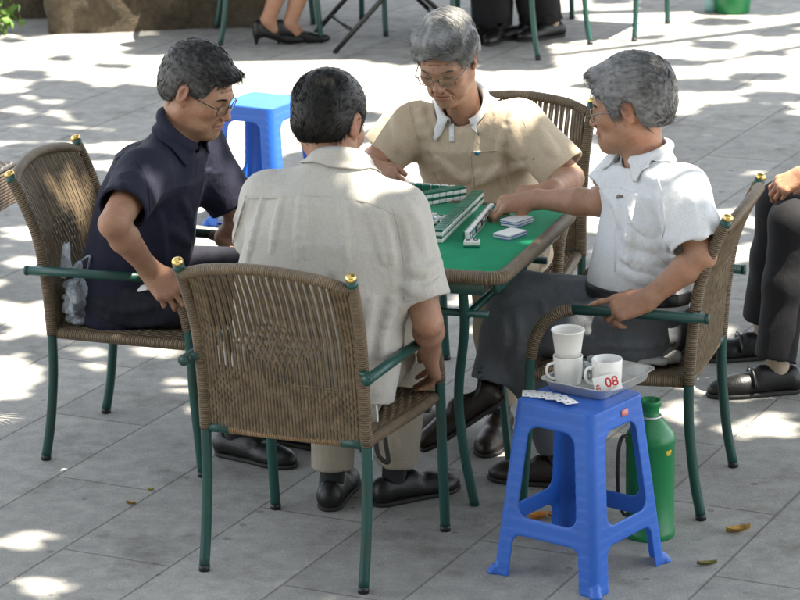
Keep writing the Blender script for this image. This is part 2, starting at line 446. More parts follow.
def npmesh(name, vs, F, tint=None):
    me = bpy.data.meshes.new(name); n = len(vs); me.vertices.add(n); me.vertices.foreach_set('co', np.asarray(vs, np.float32).ravel())
    k = F.shape[1]; me.loops.add(len(F)*k); me.loops.foreach_set('vertex_index', F.astype(np.int32).ravel())
    me.polygons.add(len(F)); me.polygons.foreach_set('loop_start', np.arange(0, len(F)*k, k, dtype=np.int32))
    try: me.polygons.foreach_set('loop_total', np.full(len(F), k, np.int32))
    except Exception: pass
    me.update(calc_edges=True)
    if tint is not None:
        a = me.color_attributes.new('tint', 'FLOAT_COLOR', 'POINT'); c = np.ones((n, 4), np.float32); c[:, :3] = tint; a.data.foreach_set('color', c.ravel())
    return me
def smoothmesh(vs, F, it=2):
    n = len(vs); e = np.concatenate([F[:, [i, (i+1) % 4]] for i in range(4)])
    for _ in range(it):
        S = np.zeros((n, 3)); c = np.zeros(n)
        for a, b in ((0, 1), (1, 0)):
            for ax in range(3): S[:, ax] += np.bincount(e[:, a], vs[e[:, b], ax], n)
            c += np.bincount(e[:, a], minlength=n)
        vs = vs*.5+.5*S/np.maximum(c, 1)[:, None]
    return vs
def sdfobj(name, s, vox, mat, parent=None, tint=None, sm=1, lo=None, hi=None):
    vs, F = s.mesh(vox, lo, hi); vs = smoothmesh(vs, F, sm)
    me = npmesh(name, vs, F, tint(vs) if tint else None)
    o = link(name, me, mat, parent)
    if parent: o.matrix_parent_inverse = parent_inv(parent)
    return o
def parent_inv(p): return (Matrix.Translation(p.location)@Matrix.Rotation(p.rotation_euler[2], 4, 'Z')).inverted()
def wbuild(mb, name, mat, parent, **kw):
    """build a mesh given in world coordinates under a parent"""
    o = mb.build(name, mat, parent, **kw); o.matrix_parent_inverse = parent_inv(parent); return o
# ================================================================== setting
SUN = unit(V(.36, -.08, .93))
mb = MB(); mb.add([(-150, -60, 0), (150, -60, 0), (150, 240, 0), (-150, 240, 0)], [(0, 1, 2, 3)])
tag(mb.build('ground', M['ground'], smooth=False), kind='structure')
# ---- rough stone wall behind, upper left
def rock(name, c, h, seed, vox=.03, r=.08, amp=.05, rz=0.):
    s = SDF(); s.add(rbox(c, h, r, rotz(rz)), 0)
    s.disp = lambda P: amp*(vnoise(P*2.2, seed)+.5*vnoise(P*6, seed+1)+.25*vnoise(P*15, seed+2))
    return sdfobj(name, s, vox, M['rock'], None)
o = rock('stone_planter_wall', (-1.24, 15.75, .28), (.60, .45, .40), 3, rz=.08)
tag(o, 'rough brown stone wall standing behind the sunlit paving, far left', 'wall')
o = rock('stone_slab', (-2.35, 16.15, .08), (.55, .40, .20), 9, rz=-.05)
tag(o, 'low brown rock slab left of the rough stone wall', 'rock')
o = rock('stone_slab', (-3.6, 15.9, .2), (.55, .4, .30), 19, rz=-.05)
tag(o, 'brown boulder beyond the low slab, left of the picture edge', 'rock')
s = SDF(); s.add(rbox((0, 19, .1), (7, .3, .5), .05), 0); s.disp = lambda P: .04*vnoise(P*4, 5)
tag(sdfobj('garden_kerb_wall', s, .06, M['rock']), 'low dark stone border far behind the chairs', 'wall')
def leafblob(mb, c, r, n, size):
    for _ in range(n):
        p = V(c)+V(rng.normal(size=3))*V(r)*.5; d = unit(rng.normal(size=3)); e = unit(np.cross(d, rng.normal(size=3))); l = size*rng.uniform(.6, 1.3); nn = np.cross(d, e)
        mb.add([p-d*l*.5, p+e*l*.28+nn*l*.06, p+d*l*.5, p-e*l*.28+nn*l*.06], [(0, 1, 2, 3)])
bt = empty('bush', (-2.06, 15.32, 0), label='bright green leafy seedling before the stone slab, far top left', cat='plant')
mb = MB(); leafblob(mb, (0, 0, .09), (.10, .10, .12), 160, .05); mb.build('foliage', M['leaf_bright'], bt, smooth=False)
mb = MB()
for k in range(5): mb.tube([(0, 0, 0), (.02*cos(k*1.3), .02*sin(k*1.3), .06), (.05*cos(k*1.3), .05*sin(k*1.3), .12)], [.004, .003, .002], 6)
mb.build('stem', M['bark'], bt)
# ---- trees overhead: their crowns cast the dappled shade
LITPX = [(140, 432, 52, 9), (25, 541, 36, 13), (42, 588, 34, 13), (60, 470, 40, 6), (200, 410, 16, 5), (190, 537, 7, 5), (228, 538, 7, 4), (505, 457, 30, 6), (470, 415, 20, 5), (180, 385, 30, 8), (40, 325, 45, 14), (25, 233, 28, 9), (30, 262, 26, 7), (95, 352, 22, 7), (70, 345, 12, 6), (160, 352, 30, 8), (170, 320, 18, 7), (725, 390, 22, 12), (750, 428, 34, 12), (650, 415, 14, 6), (790, 250, 14, 16), (720, 255, 16, 20), (792, 330, 10, 16), (655, 365, 28, 9), (775, 415, 26, 7), (620, 250, 30, 8), (600, 285, 26, 7), (720, 335, 14, 10), (480, 330, 14, 7), (58, 112, 12, 4), (66, 118, 14, 4), (18, 110, 20, 5), (80, 128, 16, 3), (110, 129, 14, 3), (15, 126, 14, 3), (55, 72, 20, 4), (15, 88, 18, 6), (12, 56, 12, 3), (495, 90, 30, 5), (585, 45, 28, 5), (500, 45, 12, 3), (640, 45, 18, 6), (660, 70, 30, 8), (755, 172, 14, 3), (565, 200, 18, 14), (420, 170, 30, 14), (240, 170, 20, 22), (285, 55, 30, 9), (655, 20, 20, 5), (690, 12, 20, 3), (745, 22, 22, 3)]
DARKPX = [(8, 417, 60, 20), (8, 417, 56, 18), (165, 555, 60, 26), (165, 565, 70, 26), (700, 86, 46, 5), (762, 77, 26, 4), (780, 97, 34, 5), (655, 78, 14, 3), (745, 110, 40, 7), (765, 54, 18, 2), (715, 45, 22, 4), (720, 22, 28, 3), (770, 32, 26, 3), (148, 51, 18, 3), (125, 66, 14, 2), (60, 58, 6, 1.5), (105, 66, 8, 2), (60, 85, 26, 4), (130, 90, 20, 5), (25, 75, 20, 4), (690, 148, 70, 22), (745, 150, 60, 16), (330, 75, 16, 4), (420, 60, 60, 4), (640, 110, 10, 6), (690, 62, 30, 2), (600, 86, 20, 3)]
def litmask(G):
    """where sunlight reaches the ground between the leaves (G: ground points)"""
    P = np.concatenate([G, np.zeros((len(G), 1))], 1); uv = project(P); u, v = uv[:, 0], uv[:, 1]
    n = vnoise(np.concatenate([G*3.1, G[:, :1]*0], 1), 11)+.6*vnoise(np.concatenate([G*7, G[:, :1]*0], 1), 12)+.35*vnoise(np.concatenate([G*15, G[:, :1]*0], 1), 13)
    y = G[:, 1]
    prob = np.interp(y, [4, 8, 9.0, 9.8, 10.8, 12.2, 12.9, 14.6, 15.3, 16.0, 17, 18.5], [-1.4, -1.1, -.72, -.32, -.06, .05, .6, .8, .55, -.3, -.1, .2])
    prob = np.where((y > 14.15) & (y < 15.9) & (G[:, 0] > -1.05) & (G[:, 0] < .75), -2., prob)
    prob = np.where((u > 640) & (v > 116) & (v < 205), -.75, prob)
    prob = np.where((u > 640) & (v > 15) & (v < 112), .9, prob)
    prob = np.where((u > 20) & (u < 480) & (v > 48) & (v < 75) & (v > 42+.03*u), 1.0, prob)
    prob = np.where((u < 170) & (v > 88) & (v < 140), -.5, prob)
    prob = np.where((u < 215) & (v > 205) & (v < 405), -.10, prob); prob = np.where((u > 600) & (v > 240) & (v < 440), -.28, prob)
    prob = np.where((u > 640) & (v < 11), -.8, prob)
    m = n*.8+prob
    for q in LITPX:
        e = ((u-q[0])/q[2])**2+((v-q[1])/q[3])**2+.25*n; m = np.maximum(m, np.where(e < 1, .5, -2))
    for q in DARKPX:
        e = ((u-q[0])/q[2])**2+((v-q[1])/q[3])**2+.5*n; m = np.where(e < 1, -1, m)
    out = (abs(u-400) > 520) | (v > 650)
    return np.where(out, n-.85, m) > 0
SPOTS = []     # places above the ground that catch the sun: (point, radius)
def build_trees():
    H0, H1 = 5.2, 7.0; N = 66000; N2 = 42000
    P = np.stack([rng.uniform(-2.7, 2.7, N), rng.uniform(6.3, 17.2, N), rng.uniform(H0, H1, N)], 1); P[:, :2] += SUN[:2]/SUN[2]*P[:, 2:]
    P = np.concatenate([P, np.stack([rng.uniform(-6.5, 9.5, N2), rng.uniform(-1., 19.5, N2), rng.uniform(H0, H1, N2)], 1)])
    G = P[:, :2]-SUN[:2]/SUN[2]*P[:, 2:]
    lit = litmask(G)
    for q, r in SPOTS:
        g = q[:2]-SUN[:2]/SUN[2]*q[2]; lit |= ((G-g)**2).sum(1) < r*r
    P = P[~lit]
    roots = [V(4.6, 9.0), V(-4.3, 11.5), V(4.9, 15.5)]
    own = np.argmin([((P[:, :2]-r-V(-1.2*np.sign(r[0]), 0))**2).sum(1) for r in roots], 0)
    names = ['shade tree with an open leafy crown, trunk to the right beyond the picture', 'shade tree with an open leafy crown, trunk to the left beyond the picture', 'shade tree with an open leafy crown, trunk far behind on the right']
    for i, r in enumerate(roots):
        t = empty('shade_tree', (*r, 0), label=names[i], cat='tree', group='shade trees over the tables')
        Q = P[own == i]-V(r[0], r[1], 0); n = len(Q)
        d = rng.normal(size=(n, 3)); d[:, 2] *= .5; d /= np.linalg.norm(d, axis=1)[:, None]
        e = np.cross(d, rng.normal(size=(n, 3))+V(0, 0, 3.)); e /= np.linalg.norm(e, axis=1)[:, None]; l = rng.uniform(.11, .19, n)[:, None]
        vs = np.stack([Q-d*l*.5, Q+e*l*.32, Q+d*l*.5, Q-e*l*.32], 1).reshape(-1, 3)
        link('crown', npmesh('crown', vs, np.arange(4*n).reshape(n, 4)), M['leaf'], t, False)
        m = MB(); m.tube(bez([(0, 0, -.1), (.05, .03, 1.2), (-.06*np.sign(r[0]), .05, 2.6), (-.2*np.sign(r[0]), 0, 4.2)], 4), [.2-.0065*k for k in range(13)], 10)
        for k in range(9):
            a = k*2.4; L = rng.uniform(1.4, 3.0); b = V(-.15*np.sign(r[0]), 0, 3.4+.1*k)
            e_ = b+V(cos(a)*L-np.sign(r[0])*1., sin(a)*L, rng.uniform(1.6, 2.6)); m.tube(bez([b, (b+e_)/2+V(0, 0, -.25), e_], 4), [.085-.008*k_ for k_ in range(9)], 6)
        m.build('trunk', M['bark'], t)
# ---- added building behind the viewer, out of view; put there to block low sky
t = empty('sky_block_building', (0, -4, 0), label='unseen grey building added behind the viewpoint to block the low sky', cat='building')
wm = simple('grey_plaster', (.20, .19, .17), .9, .2, 2); m = MB(); m.box((0, -4, 4.2), (26, 8, 8.4)); m.build('wall', wm, t, smooth=False)
m = MB(); m.add([(-14, .9, 8.1), (14, .9, 8.1), (14, -4, 10.6), (-14, -4, 10.6), (14, -9, 8.1), (-14, -9, 8.1)], [(0, 1, 2, 3), (3, 2, 4, 5)]); o = m.build('roof', M['rock'], t, smooth=False); sd = o.modifiers.new('th', 'SOLIDIFY'); sd.thickness = .15
for fl in (0, 1):
    for k in range(-4, 5):
        m = MB(); m.box((k*2.7, .02, 1.9+fl*3.9), (1.3, .1, 1.7), bev=.01); w_ = m.build('window_frame', M['dark_metal'], t)
        m = MB(); m.box((k*2.7, .075, 1.9+fl*3.9), (1.1, .03, 1.5)); m.build('pane', M['black_plastic'], w_)
# ---- added awning, out of view, put up to darken the ground at the back
t = empty('added_shade_awning', (.72, 18.6, 0), label='unseen canvas awning on two posts, added to shade the ground at the back', cat='awning')
m = MB(); m.box((0, -2.13, 2.3), (1.6, 4.4, .02), rotax((1, 0, 0), .05), .004); m.build('canopy', cloth('shade_awning_cloth', (.16, .15, .12)), t)
for s_ in (1, -1): m = MB(); m.tube([(s_*.76, 0, 0), (s_*.76, 0, 2.5)], .03, 10); m.build('post', M['dark_metal'], t)
for s_ in (1, -1): m = MB(); m.tube([(s_*.76, 0, 2.36), (s_*.76, -4.3, 2.14)], .02, 8); m.build('arm', M['dark_metal'], t)
# ================================================================== chairs
def post(lat): return bez([(-.215, lat*.2325, .392), (-.224, lat*.232, .53), (-.244, lat*.235, .68), (-.283, lat*.24, .79), (-.312, lat*.2435, .852)], 5)
_pz = [.40, .53, .68, .79, .86]; _py = [-.215, -.224, -.244, -.283, -.316]
def make_chair():
    t = empty('rattan_chair', group='rattan chairs with green metal frames')
    for s in (1, -1):
        m = MB(); m.tube(post(s), .0165, 10); p = m.build('back_post', M['rattan'], t)
        a, b, c = V(-.310, s*.2435, .846), V(-.318, s*.244, .868), V(-.322, s*.2445, .878)
        m = MB(); m.tube([a, b], .0155, 12); q = m.build('post_tip', M['green_metal'], p)
        m = MB(); d = unit(c-a); m.tube([b-d*.001, b+d*.002, b+d*.008, b+d*.014, b+d*.0165], [.0130, .0150, .0155, .0125, .006], 14); m.build('finial', M['brass'], p)
        m = MB(); m.tube(bez([(-.215, s*.2325, .415), (-.2155, s*.2325, .385), (-.218, s*.2325, .27), (-.234, s*.2325, .12), (-.254, s*.2325, .012)], 5), .0145, 10); lg = m.build('leg', M['green_metal'], t)
        m = MB(); m.tube([(-.2535, s*.2325, .016), (-.2555, s*.2325, .0)], [.0158, .015], 10); m.build('foot_cap', M['black_plastic'], lg)
        m = MB(); m.tube(bez([(.226, s*.26, .452), (.229, s*.26, .40), (.236, s*.26, .25), (.246, s*.2597, .12), (.254, s*.259, .012)], 5), .0145, 10); lg = m.build('leg', M['green_metal'], t)
        m = MB(); m.tube([(.2536, s*.259, .016), (.2545, s*.259, 0)], [.0158, .015], 10); m.build('foot_cap', M['black_plastic'], lg)
        m = MB(); m.tube([(-.275, s*.262, .592), (-.1, s*.262, .594), (.118, s*.26, .592)], .0142, 12); ar = m.build('armrest', M['green_metal'], t)
        m = MB(); m.tube([(-.2765, s*.262, .592), (-.268, s*.262, .592)], .0152, 12); m.tube([(-.244, s*.231, .60), (-.244, s*.262, .594)], .009, 8); m.build('arm_stub', M['green_metal'], ar)
        m = MB(); m.tube(bez([(.105, s*.26, .592), (.145, s*.26, .580), (.188, s*.26, .547), (.214, s*.26, .50), (.226, s*.26, .444)], 8), .0168, 12); m.build('arm_wrap', M['rattan'], ar)
    m = MB(); rp = bez([(-.309, .236, .838), (-.333, .15, .865), (-.345, 0, .879), (-.333, -.15, .865), (-.309, -.236, .838)], 8)
    m.tube(rp, .0155, 12); m.build('top_rail', M['rattan'], t)
    m = MB(); m.tube([(-.213, .165, .396), (-.213, -.165, .396)], .0135, 10); br = m.build('back_rail', M['rattan_pale'], t)
    for s in (1, -1): m = MB(); m.tube([(-.213, s*.2325, .396), (-.213, s*.162, .396)], .0145, 10); m.build('rail_end', M['green_metal'], br)
    # woven panel: upright canes, a diamond of crossings in the middle, tight weave low down
    m = MB(); NS = 46
    for i in range(NS):
        x0 = -.218+.436*i/(NS-1); z1 = .838+.034*(1-(x0/.236)**2)
        pts = []; rr = []
        for k in range(46):
            z = .398+(z1-.398)*k/45; yb = np.interp(z, _pz, _py); bow = .030*(1-(x0/.225)**2)*np.interp(z, [.4, .85], [.25, 1])
            dm = abs(x0)/.125+abs(z-.655)/.080
            x = x0; r = .0046; y = 0.
            dense = z < .555+.02*sin(x0*9) or abs(x0) > .185
            if dense: r = .0060; y = .0022*sin(z*pi/.0105+i*pi)*1.
            elif dm < 1: 
                ph = z*pi/.021; x = x0+.0046*sin(ph)*(1 if i % 2 else -1); y = .0012*sin(ph+pi/2)*(1 if (i//2) % 2 else -1); r = .0046
            else:
                r = .0034+(.0006 if i % 3 else 0); x = x0+(.0012 if i % 2 else -.0012)+.0009*sin(i*7.3+z*20)
            pts.append((yb-bow+y, x, z)); rr.append(r)
        m.tube(pts, rr, 6, cap=False)
    for zz in np.arange(.41, .55, .0105):
        m.tube([(np.interp(zz, _pz, _py)-.03*(1-(x/.225)**2)*np.interp(zz, [.4, .85], [.25, 1]), x, zz) for x in np.linspace(-.222, .222, 15)], .0036, 5, cap=False)
    m.build('woven_back', M['cane'], t)
    m = MB()
    for i in range(40):
        y0 = -.21+.42*i/39
        m.tube([(-.205+.43*k/16, y0*np.interp(k, [0, 16], [1, 1.1]), .404-.010*sin(pi*k/16)*(1-(y0/.21)**2)+.0022*(1 if (i+k) % 2 else -1)) for k in range(17)], .0054, 6)
    for k in range(33):
        x0 = -.2+.42*k/32
        m.tube([(x0, y0*np.interp(x0, [-.2, .22], [1, 1.1]), .401-.010*(1-(y0/.21)**2)) for y0 in np.linspace(-.212, .212, 7)], .005, 5)
    se = m.build('seat', M['cane'], t)
    m = MB(); m.tube(bez([(-.2, .222, .395), (0, .236, .395), (.2, .245, .395), (.228, .225, .395), (.232, 0, .395), (.228, -.225, .395), (.2, -.245, .395), (0, -.236, .395), (-.2, -.222, .395)], 6), .0165, 10)
    m.build('seat_rail', M['rattan'], se)
    return t
chair0 = make_chair()
CH4 = dict(A=(-.223, 7.647, 1.17), B=(-.751, 8.594, -.304), D=(.655, 8.13, 2.838))
pc = tb(-.035, .90, 0); CH4['C'] = (pc[0], pc[1], -1.86)
lab = {'A': 'rattan chair nearest the viewer, its woven back turned to us', 'B': 'rattan chair under the man in navy, with a plastic bag on its seat', 'C': 'rattan chair behind the man in the tan polo shirt',
       'D': 'rattan chair under the man in the white shirt, behind the blue stool'}
first = True
for k, (x, y, a) in CH4.items():
    o = chair0 if first else copy_tree(chair0); first = False
    o.location = (x, y, 0); o.rotation_euler = (0, 0, a); o['label'] = lab[k]; o['category'] = 'chair'
def far_chair(u, v, a, label):
    p = J(u, v, z=0); o = copy_tree(chair0); o.location = (p[0], p[1], 0); o.rotation_euler = (0, 0, a); o['label'] = label; o['category'] = 'chair'
far_chair(268, 35, .1, 'green legged chair behind, over the black high heels')
far_chair(420, 25, pi/2+.2, 'green legged chair in the shade behind the grey haired man in tan')
far_chair(522, 47, 2.5, 'green legged chair in the background beside the black trousers')
far_chair(605, 30, 1.2, 'empty green legged chair standing alone in the background, right')
far_chair(868, 342, pi-.12, 'chair at the right picture edge under the man in black trousers')
# corner of a woven side table at the far left
q = J(21, 161, z=.46); a_ = -.30; t = empty('woven_side_table', q+rotz(a_)@V(-.27, -.27, -.46), a_, label='low woven side table with dark top, its corner just inside the left picture edge', cat='table')
m = MB()
for k in range(27):
    y0 = -.25+.5*k/26; m.tube([(x, y0, .452+.003*(1 if (i_+k) % 2 else -1)) for i_, x in enumerate(np.linspace(-.255, .255, 27))], .0085, 6)
for k in range(27): x0 = -.25+.5*k/26; m.tube([(x0, -.255, .45), (x0, .255, .45)], .008, 6)
m.build('table_top', simple('dark_weave', (.030, .028, .026), .5, .3, 60), t)
m = MB()
for z_ in np.arange(.325, .445, .0115):
    m.tube([(sx*.262, sy*.262, z_) for sx, sy in ((1, -1), (1, 1), (-1, 1), (-1, -1), (1, -1))], .0062, 6)
m.build('apron', simple('dark_cane', (.065, .045, .03), .6, .4, 45), t)
m = MB(); m.lathe([(0, 0), (.17, 0), (.17, .012), (.03, .03), (.022, .06), (.022, .44), (0, .44)]); m.build('pedestal', M['dark_metal'], t)
# folded dark table frame behind
t = empty('folding_table', J(392, 40, z=0), .25, label='dark folding table with crossed legs behind the men, upper middle', cat='table')
m = MB(); m.box((0, 0, .70), (.9, .6, .03), bev=.008); m.build('table_top', M['dark_metal'], t)
for s in (1, -1):
    for q in (1, -1):
        m = MB(); m.tube([(q*.36, s*.24, .0), (-q*.32, s*.24, .69)], .013, 8); m.build('leg', M['dark_metal'], t)
for s in (1, -1): m = MB(); m.tube([(s*.255, .24, .1), (s*.255, -.24, .1)], .01, 8); m.build('stretcher', M['dark_metal'], t)
# buckets far away
p = J(733, 12, z=0); t = empty('bucket', p, label='green plastic bucket on the paving at the top right', cat='bucket')
m = MB(); m.lathe([(0, 0), (.085, 0), (.088, .01), (.105, .2), (.112, .24), (.112, .25), (.104, .25), (.098, .2), (.08, .012), (0, .012)]); m.build('body', M['flask_green'], t)
m = MB(); m.tube([(.108*cos(a), .0, .24+.10*sin(a)) for a in np.linspace(0, pi, 12)], .004, 6); m.build('handle', M['steel'], t)
p = J(711, 11, z=0); t = empty('water_bottle', p, label='pale blue water bottle standing left of the green bucket', cat='bottle')
m = MB(); m.lathe([(0, 0), (.032, 0), (.035, .01), (.035, .15), (.03, .18), (.014, .2), (.014, .22), (0, .22)]); m.build('body', simple('pale_blue_plastic', (.25, .5, .5), .3), t)
m = MB(); m.lathe([(.0155, .215), (.0155, .235), (0, .235)]); m.build('cap', M['porcelain'], t)
# ================================================================== mahjong table
TZ = .74; tt = empty('mahjong_table', tb(0, 0, 0), TA, label='square mahjong table with green felt top, rattan wrapped rim and green legs', cat='table')
m = MB(); m.box((0, 0, TZ-.012), (.72, .72, .022), bev=.004); m.build('felt_top', M['felt'], tt)
H = .368; c = .045; ring = []
for sx, sy in ((1, -1), (1, 1), (-1, 1), (-1, -1)):
    for k in range(6):
        a = pi/2*(k/5); base = {(1, -1): -pi/2, (1, 1): 0, (-1, 1): pi/2, (-1, -1): pi}[sx, sy]
        ring.append((sx*(H-c)+c*cos(base+a), sy*(H-c)+c*sin(base+a), TZ-.015))
m = MB(); full = []
for i in range(len(ring)):
    a, b = V(ring[i]), V(ring[(i+1) % len(ring)]); n = max(1, int(np.linalg.norm(b-a)/.05))
    full += [a+(b-a)*k/n for k in range(n)]
m.tube(full+[full[0], full[1]], .0195, 12, cap=False); m.build('rim', M['rattan'], tt)
m = MB()
for a in (0, pi/2, pi, 3*pi/2): m.box(rotz(a)@V(0, -.335, TZ-.05), (.62, .02, .045), rotz(a), .003)
m.build('apron', M['green_metal'], tt)
for sx in (1, -1):
    for sy in (1, -1):
        m = MB(); m.tube(bez([(sx*.245, sy*.325, TZ-.03), (sx*.235, sy*.28, .55), (sx*.195, sy*.212, .34), (sx*.205, sy*.20, .17), (sx*.229, sy*.180, 0)], 6), .0135, 10); m.build('leg', M['green_metal'], tt)
for sy in (1, -1): m = MB(); m.tube([(-.31, sy*.293, .60), (.31, sy*.293, .60)], .011, 8); m.build('stretcher', M['green_metal'], tt)
for sx in (1, -1): m = MB(); m.tube([(sx*.238, -.293, .585), (sx*.238, .293, .585)], .011, 8); m.build('stretcher', M['green_metal'], tt)
# ---- mahjong tiles (white face, green back)
TW, TL, TD = .0235, .033, .019
def tile_mesh():
    m = MB(); m.box((0, 0, -.0035), (TW, TL, TD-.007), bev=.0022, mi=0); m.box((0, 0, TD/2-.0036), (TW-.0001, TL-.0001, .0071), bev=.0022, mi=1)
    return m.build('mahjong_tile', [M['tile_white'], M['tile_green']], autos=True)
tile0 = tile_mesh()        # back up; local z out of the back
_tile_first = [True]
def place(R, c, label, group, sym=False, first=tile0):
    if _tile_first[0]: o = tile0; _tile_first[0] = False
    else: o = tile0.copy(); COL.objects.link(o)
    M4 = Matrix([[*R[0], c[0]], [*R[1], c[1]], [*R[2], c[2]], [0, 0, 0, 1]]); o.matrix_world = M4
    tag(o, label, 'mahjong tile', group)
    if sym:
        m = MB(); k = int(rng.integers(0, 4)); z = -TD/2-.0004
        if k == 0:
            for q in (-1, 0, 1): m.box((q*.006, 0, z), (.0042, .020, .0006)); 
        elif k == 1:
            for q in ((-.005, -.008), (.005, -.008), (-.005, .008), (.005, .008), (0, 0)): m.lathe([(0, z-.0003), (.0036, z-.0003), (.0036, z+.0003)], (q[0], q[1], 0), 10)
        elif k == 2:
            m.box((0, .006, z), (.014, .004, .0006)); m.box((0, 0, z), (.004, .022, .0006)); m.box((0, -.008, z), (.015, .0035, .0006))
        else:
            m.box((0, .008, z), (.012, .004, .0006)); m.box((0, -.005, z), (.013, .011, .0006))
        s_ = m.build('symbol', M[['ink', 'ink', 'ink_blue', 'ink'][k]] if sym == 1 else M['ink_red'], o, smooth=False)
    return o
def frame(x, z):
    z = unit(z); x = unit(V(x)-z*(V(x)@z)); return np.stack([x, np.cross(z, x), z], 1)
UPZ = EZ
def wall_row(p0, p1, layers, label, group, back=UPZ):
    """flat double wall of tiles, backs up, between two table points"""
    d = p1-p0; L = np.linalg.norm(d); d = d/L; n = int(L/(TW+.0004))
    for k in range(n):
        for l in range(layers):
            place(frame(d+.02*rng.normal(size=3)*V(1, 1, 0), UPZ), p0+d*(k+.5)*(TW+.0004)+V(*rng.normal(size=2)*.0004, TD/2+l*(TD+.0003)), label, group)
g = 'mahjong tiles on the green table'
P0, P1 = J(437, 243, z=TZ), J(479, 202, z=TZ); wall_row(P0, P1, 2, 'green backed tile in the long double wall left of the standing white tiles', g)
wall_row(J(416, 206, z=TZ), J(468, 197.5, z=TZ), 2, 'green backed tile in the short double wall farther back on the table', g)
wall_row(J(352, 232, z=TZ), J(395, 236, z=TZ), 2, 'green backed tile in the double wall hidden by the near man', g)
def hand_row(p0, p1, face, n, label, sym):
    d = unit(p1-p0); L = np.linalg.norm(p1-p0); w = L/n
    for k in range(n):
        f = unit(face+EZ*.05); R = frame(d if (np.cross(-f, d))[2] > 0 else -d, -f)
        place(R, p0+d*(k+.5)*w+EZ*(TL/2), label, g, sym)
pD0, pD1 = J(466, 243, z=TZ), J(491, 214, z=TZ); nD = int(np.linalg.norm(pD1-pD0)/.0240)
hand_row(pD0, pD1, E1, nD, "standing white tile in the row facing the man in the white shirt", 1)
hand_row(J(398, 192.5, z=TZ), J(466, 197.5, z=TZ), E2, int(np.linalg.norm(J(466, 197.5, z=TZ)-J(398, 192.5, z=TZ))/.024), 'standing tile in the row before the man in tan, green back towards us', 1)
def flat(u, v, rz, label, up=False, sym=False, z=0., tint=None):
    x = rotz(rz)@E1; place(frame(x, -EZ if not up else EZ), J(u, v, z=TZ+TD/2+z)+EZ*0, label, g, sym)
for (u, v, a) in [(423, 219, .3), (431, 216, -.5), (427, 224, 1.1), (434, 222, .2), (425, 231, .7), (440, 219, -.9), (445, 224, .5), (450, 219, 1.4)]:
    flat(u, v, a, 'loose discarded tile lying face up between the tile walls', sym=1)
flat(447, 228, .15, 'loose tile lying back up beside the long double wall', up=True)
flat(441, 232, .3, 'loose tile lying back up beside the long double wall', up=True)
flat(472, 198, .1, 'white tile with a red mark lying at the end of the far row', sym=2)
flat(468, 243.5, .25, 'left of two white tiles lying together near the table edge', sym=1)
flat(475.5, 243.5, .25, 'right of two white tiles lying together near the table edge', sym=1)
flat(427, 188, 1.0, 'white tile lying near the far rim in front of the tan polo shirt')
# ---- card piles
def card_pile(u, v, rz, n, label):
    t = empty('card_stack', J(u, v, z=TZ), 0, label=label, cat='playing cards', group='stacks of white cards on the table')
    m = MB(); e = MB()
    for k in range(n):
        R = rotz(TA+rz+rng.normal()*.05); (m if k % 3 else e).box(V(*rng.normal(size=2)*.0012, .0012+.0022*k), (.056, .082, .0021), R)
    m.build('cards', M['card'], t, smooth=False); e.build('blue_cards', M['card_edge'], t, smooth=False)
card_pile(510, 236, -.35, 6, 'white card stack nearer the table edge'); card_pile(517, 224, -.32, 8, 'white card stack farther back, beside the reaching hand')
# ================================================================== blue stools
def stool_sdf(TOPH=.48, st=.124, sb=.171):
    s = SDF(); k1 = 1/TOPH
    def half(z): return sb+(st-sb)*z*k1
    def taper(off, z0, z1, rc):
        def f(P):
            z = P[:, 2]; h = half(z)+off; q = np.abs(P[:, :2])-(h-rc)[:, None]
            d = np.sqrt((np.maximum(q, 0)**2).sum(1))+np.minimum(q.max(1), 0)-rc
            return np.maximum(d*.98, np.maximum(z0-z, z-z1))
        return f, V(-.25, -.25, z0), V(.25, .25, z1)
    s.add(taper(0, 0, TOPH, .03), 0)
    s.add(taper(-.0045, -.1, TOPH-.012, .026), .004, 's')
    for ax in (0, 1):
        def win(z0, z1, m, rr, ax=ax):
            def f(P):
                z = P[:, 2]; x = np.abs(P[:, 1-ax]); w = half(z)-m
                q = np.stack([x-(w-rr), np.abs(z-(z0+z1)/2)-((z1-z0)/2-rr)], 1)
                d = np.sqrt((np.maximum(q, 0)**2).sum(1))+np.minimum(q.max(1), 0)-rr
                return np.maximum(d, -(np.abs(P[:, ax])-.05))
            return f, V(-.25, -.25, z0), V(.25, .25, z1)
        s.add(win(.175, TOPH-.062, .062, .03), .006, 's'); s.add(win(-.06, .118, .060, .022), .006, 's')
    # raised borders of the openings and rim of the seat
    for cx in (1, -1):
        for cy in (1, -1):
            s.add(rcone((cx*(sb-.006), cy*(sb-.006), .003), (cx*(sb-.010), cy*(sb-.010), .016), .017, .012), .01)
    s.add((lambda P: -P[:, 2], V(-9, -9, -9), V(9, 9, 9)), 0, 'i')
    pass
    return s
vs, F = stool_sdf().mesh(.003); vs = smoothmesh(vs, F, 1); stool_me = npmesh('plastic_stool', vs, F); stool_me.materials.append(M['blue']); stool_me.polygons.foreach_set('use_smooth', np.ones(len(F), bool))
STC, STA, STH = V(.467, 7.482, 0), 3.269-pi/4, .48
t = empty('plastic_stool', STC, STA, label='blue plastic stool in the right foreground holding the tray', cat='stool', group='blue plastic stools')
o = bpy.data.objects.new('stool_body', stool_me); COL.objects.link(o); o.parent = t
m = MB(); sd = rotz(-STA)@unit(V(.55, -.835, 0)); 
ang = math.atan2(sd[1], sd[0]); ang = round(ang/(pi/2))*(pi/2); R = rotz(ang)@rotax((0, 1, 0), -.0975)
m.box(rotz(ang)@V(.1285, .022, .452), (.0016, .030, .017), R); m.build('price_sticker', M['label_pink'], t)
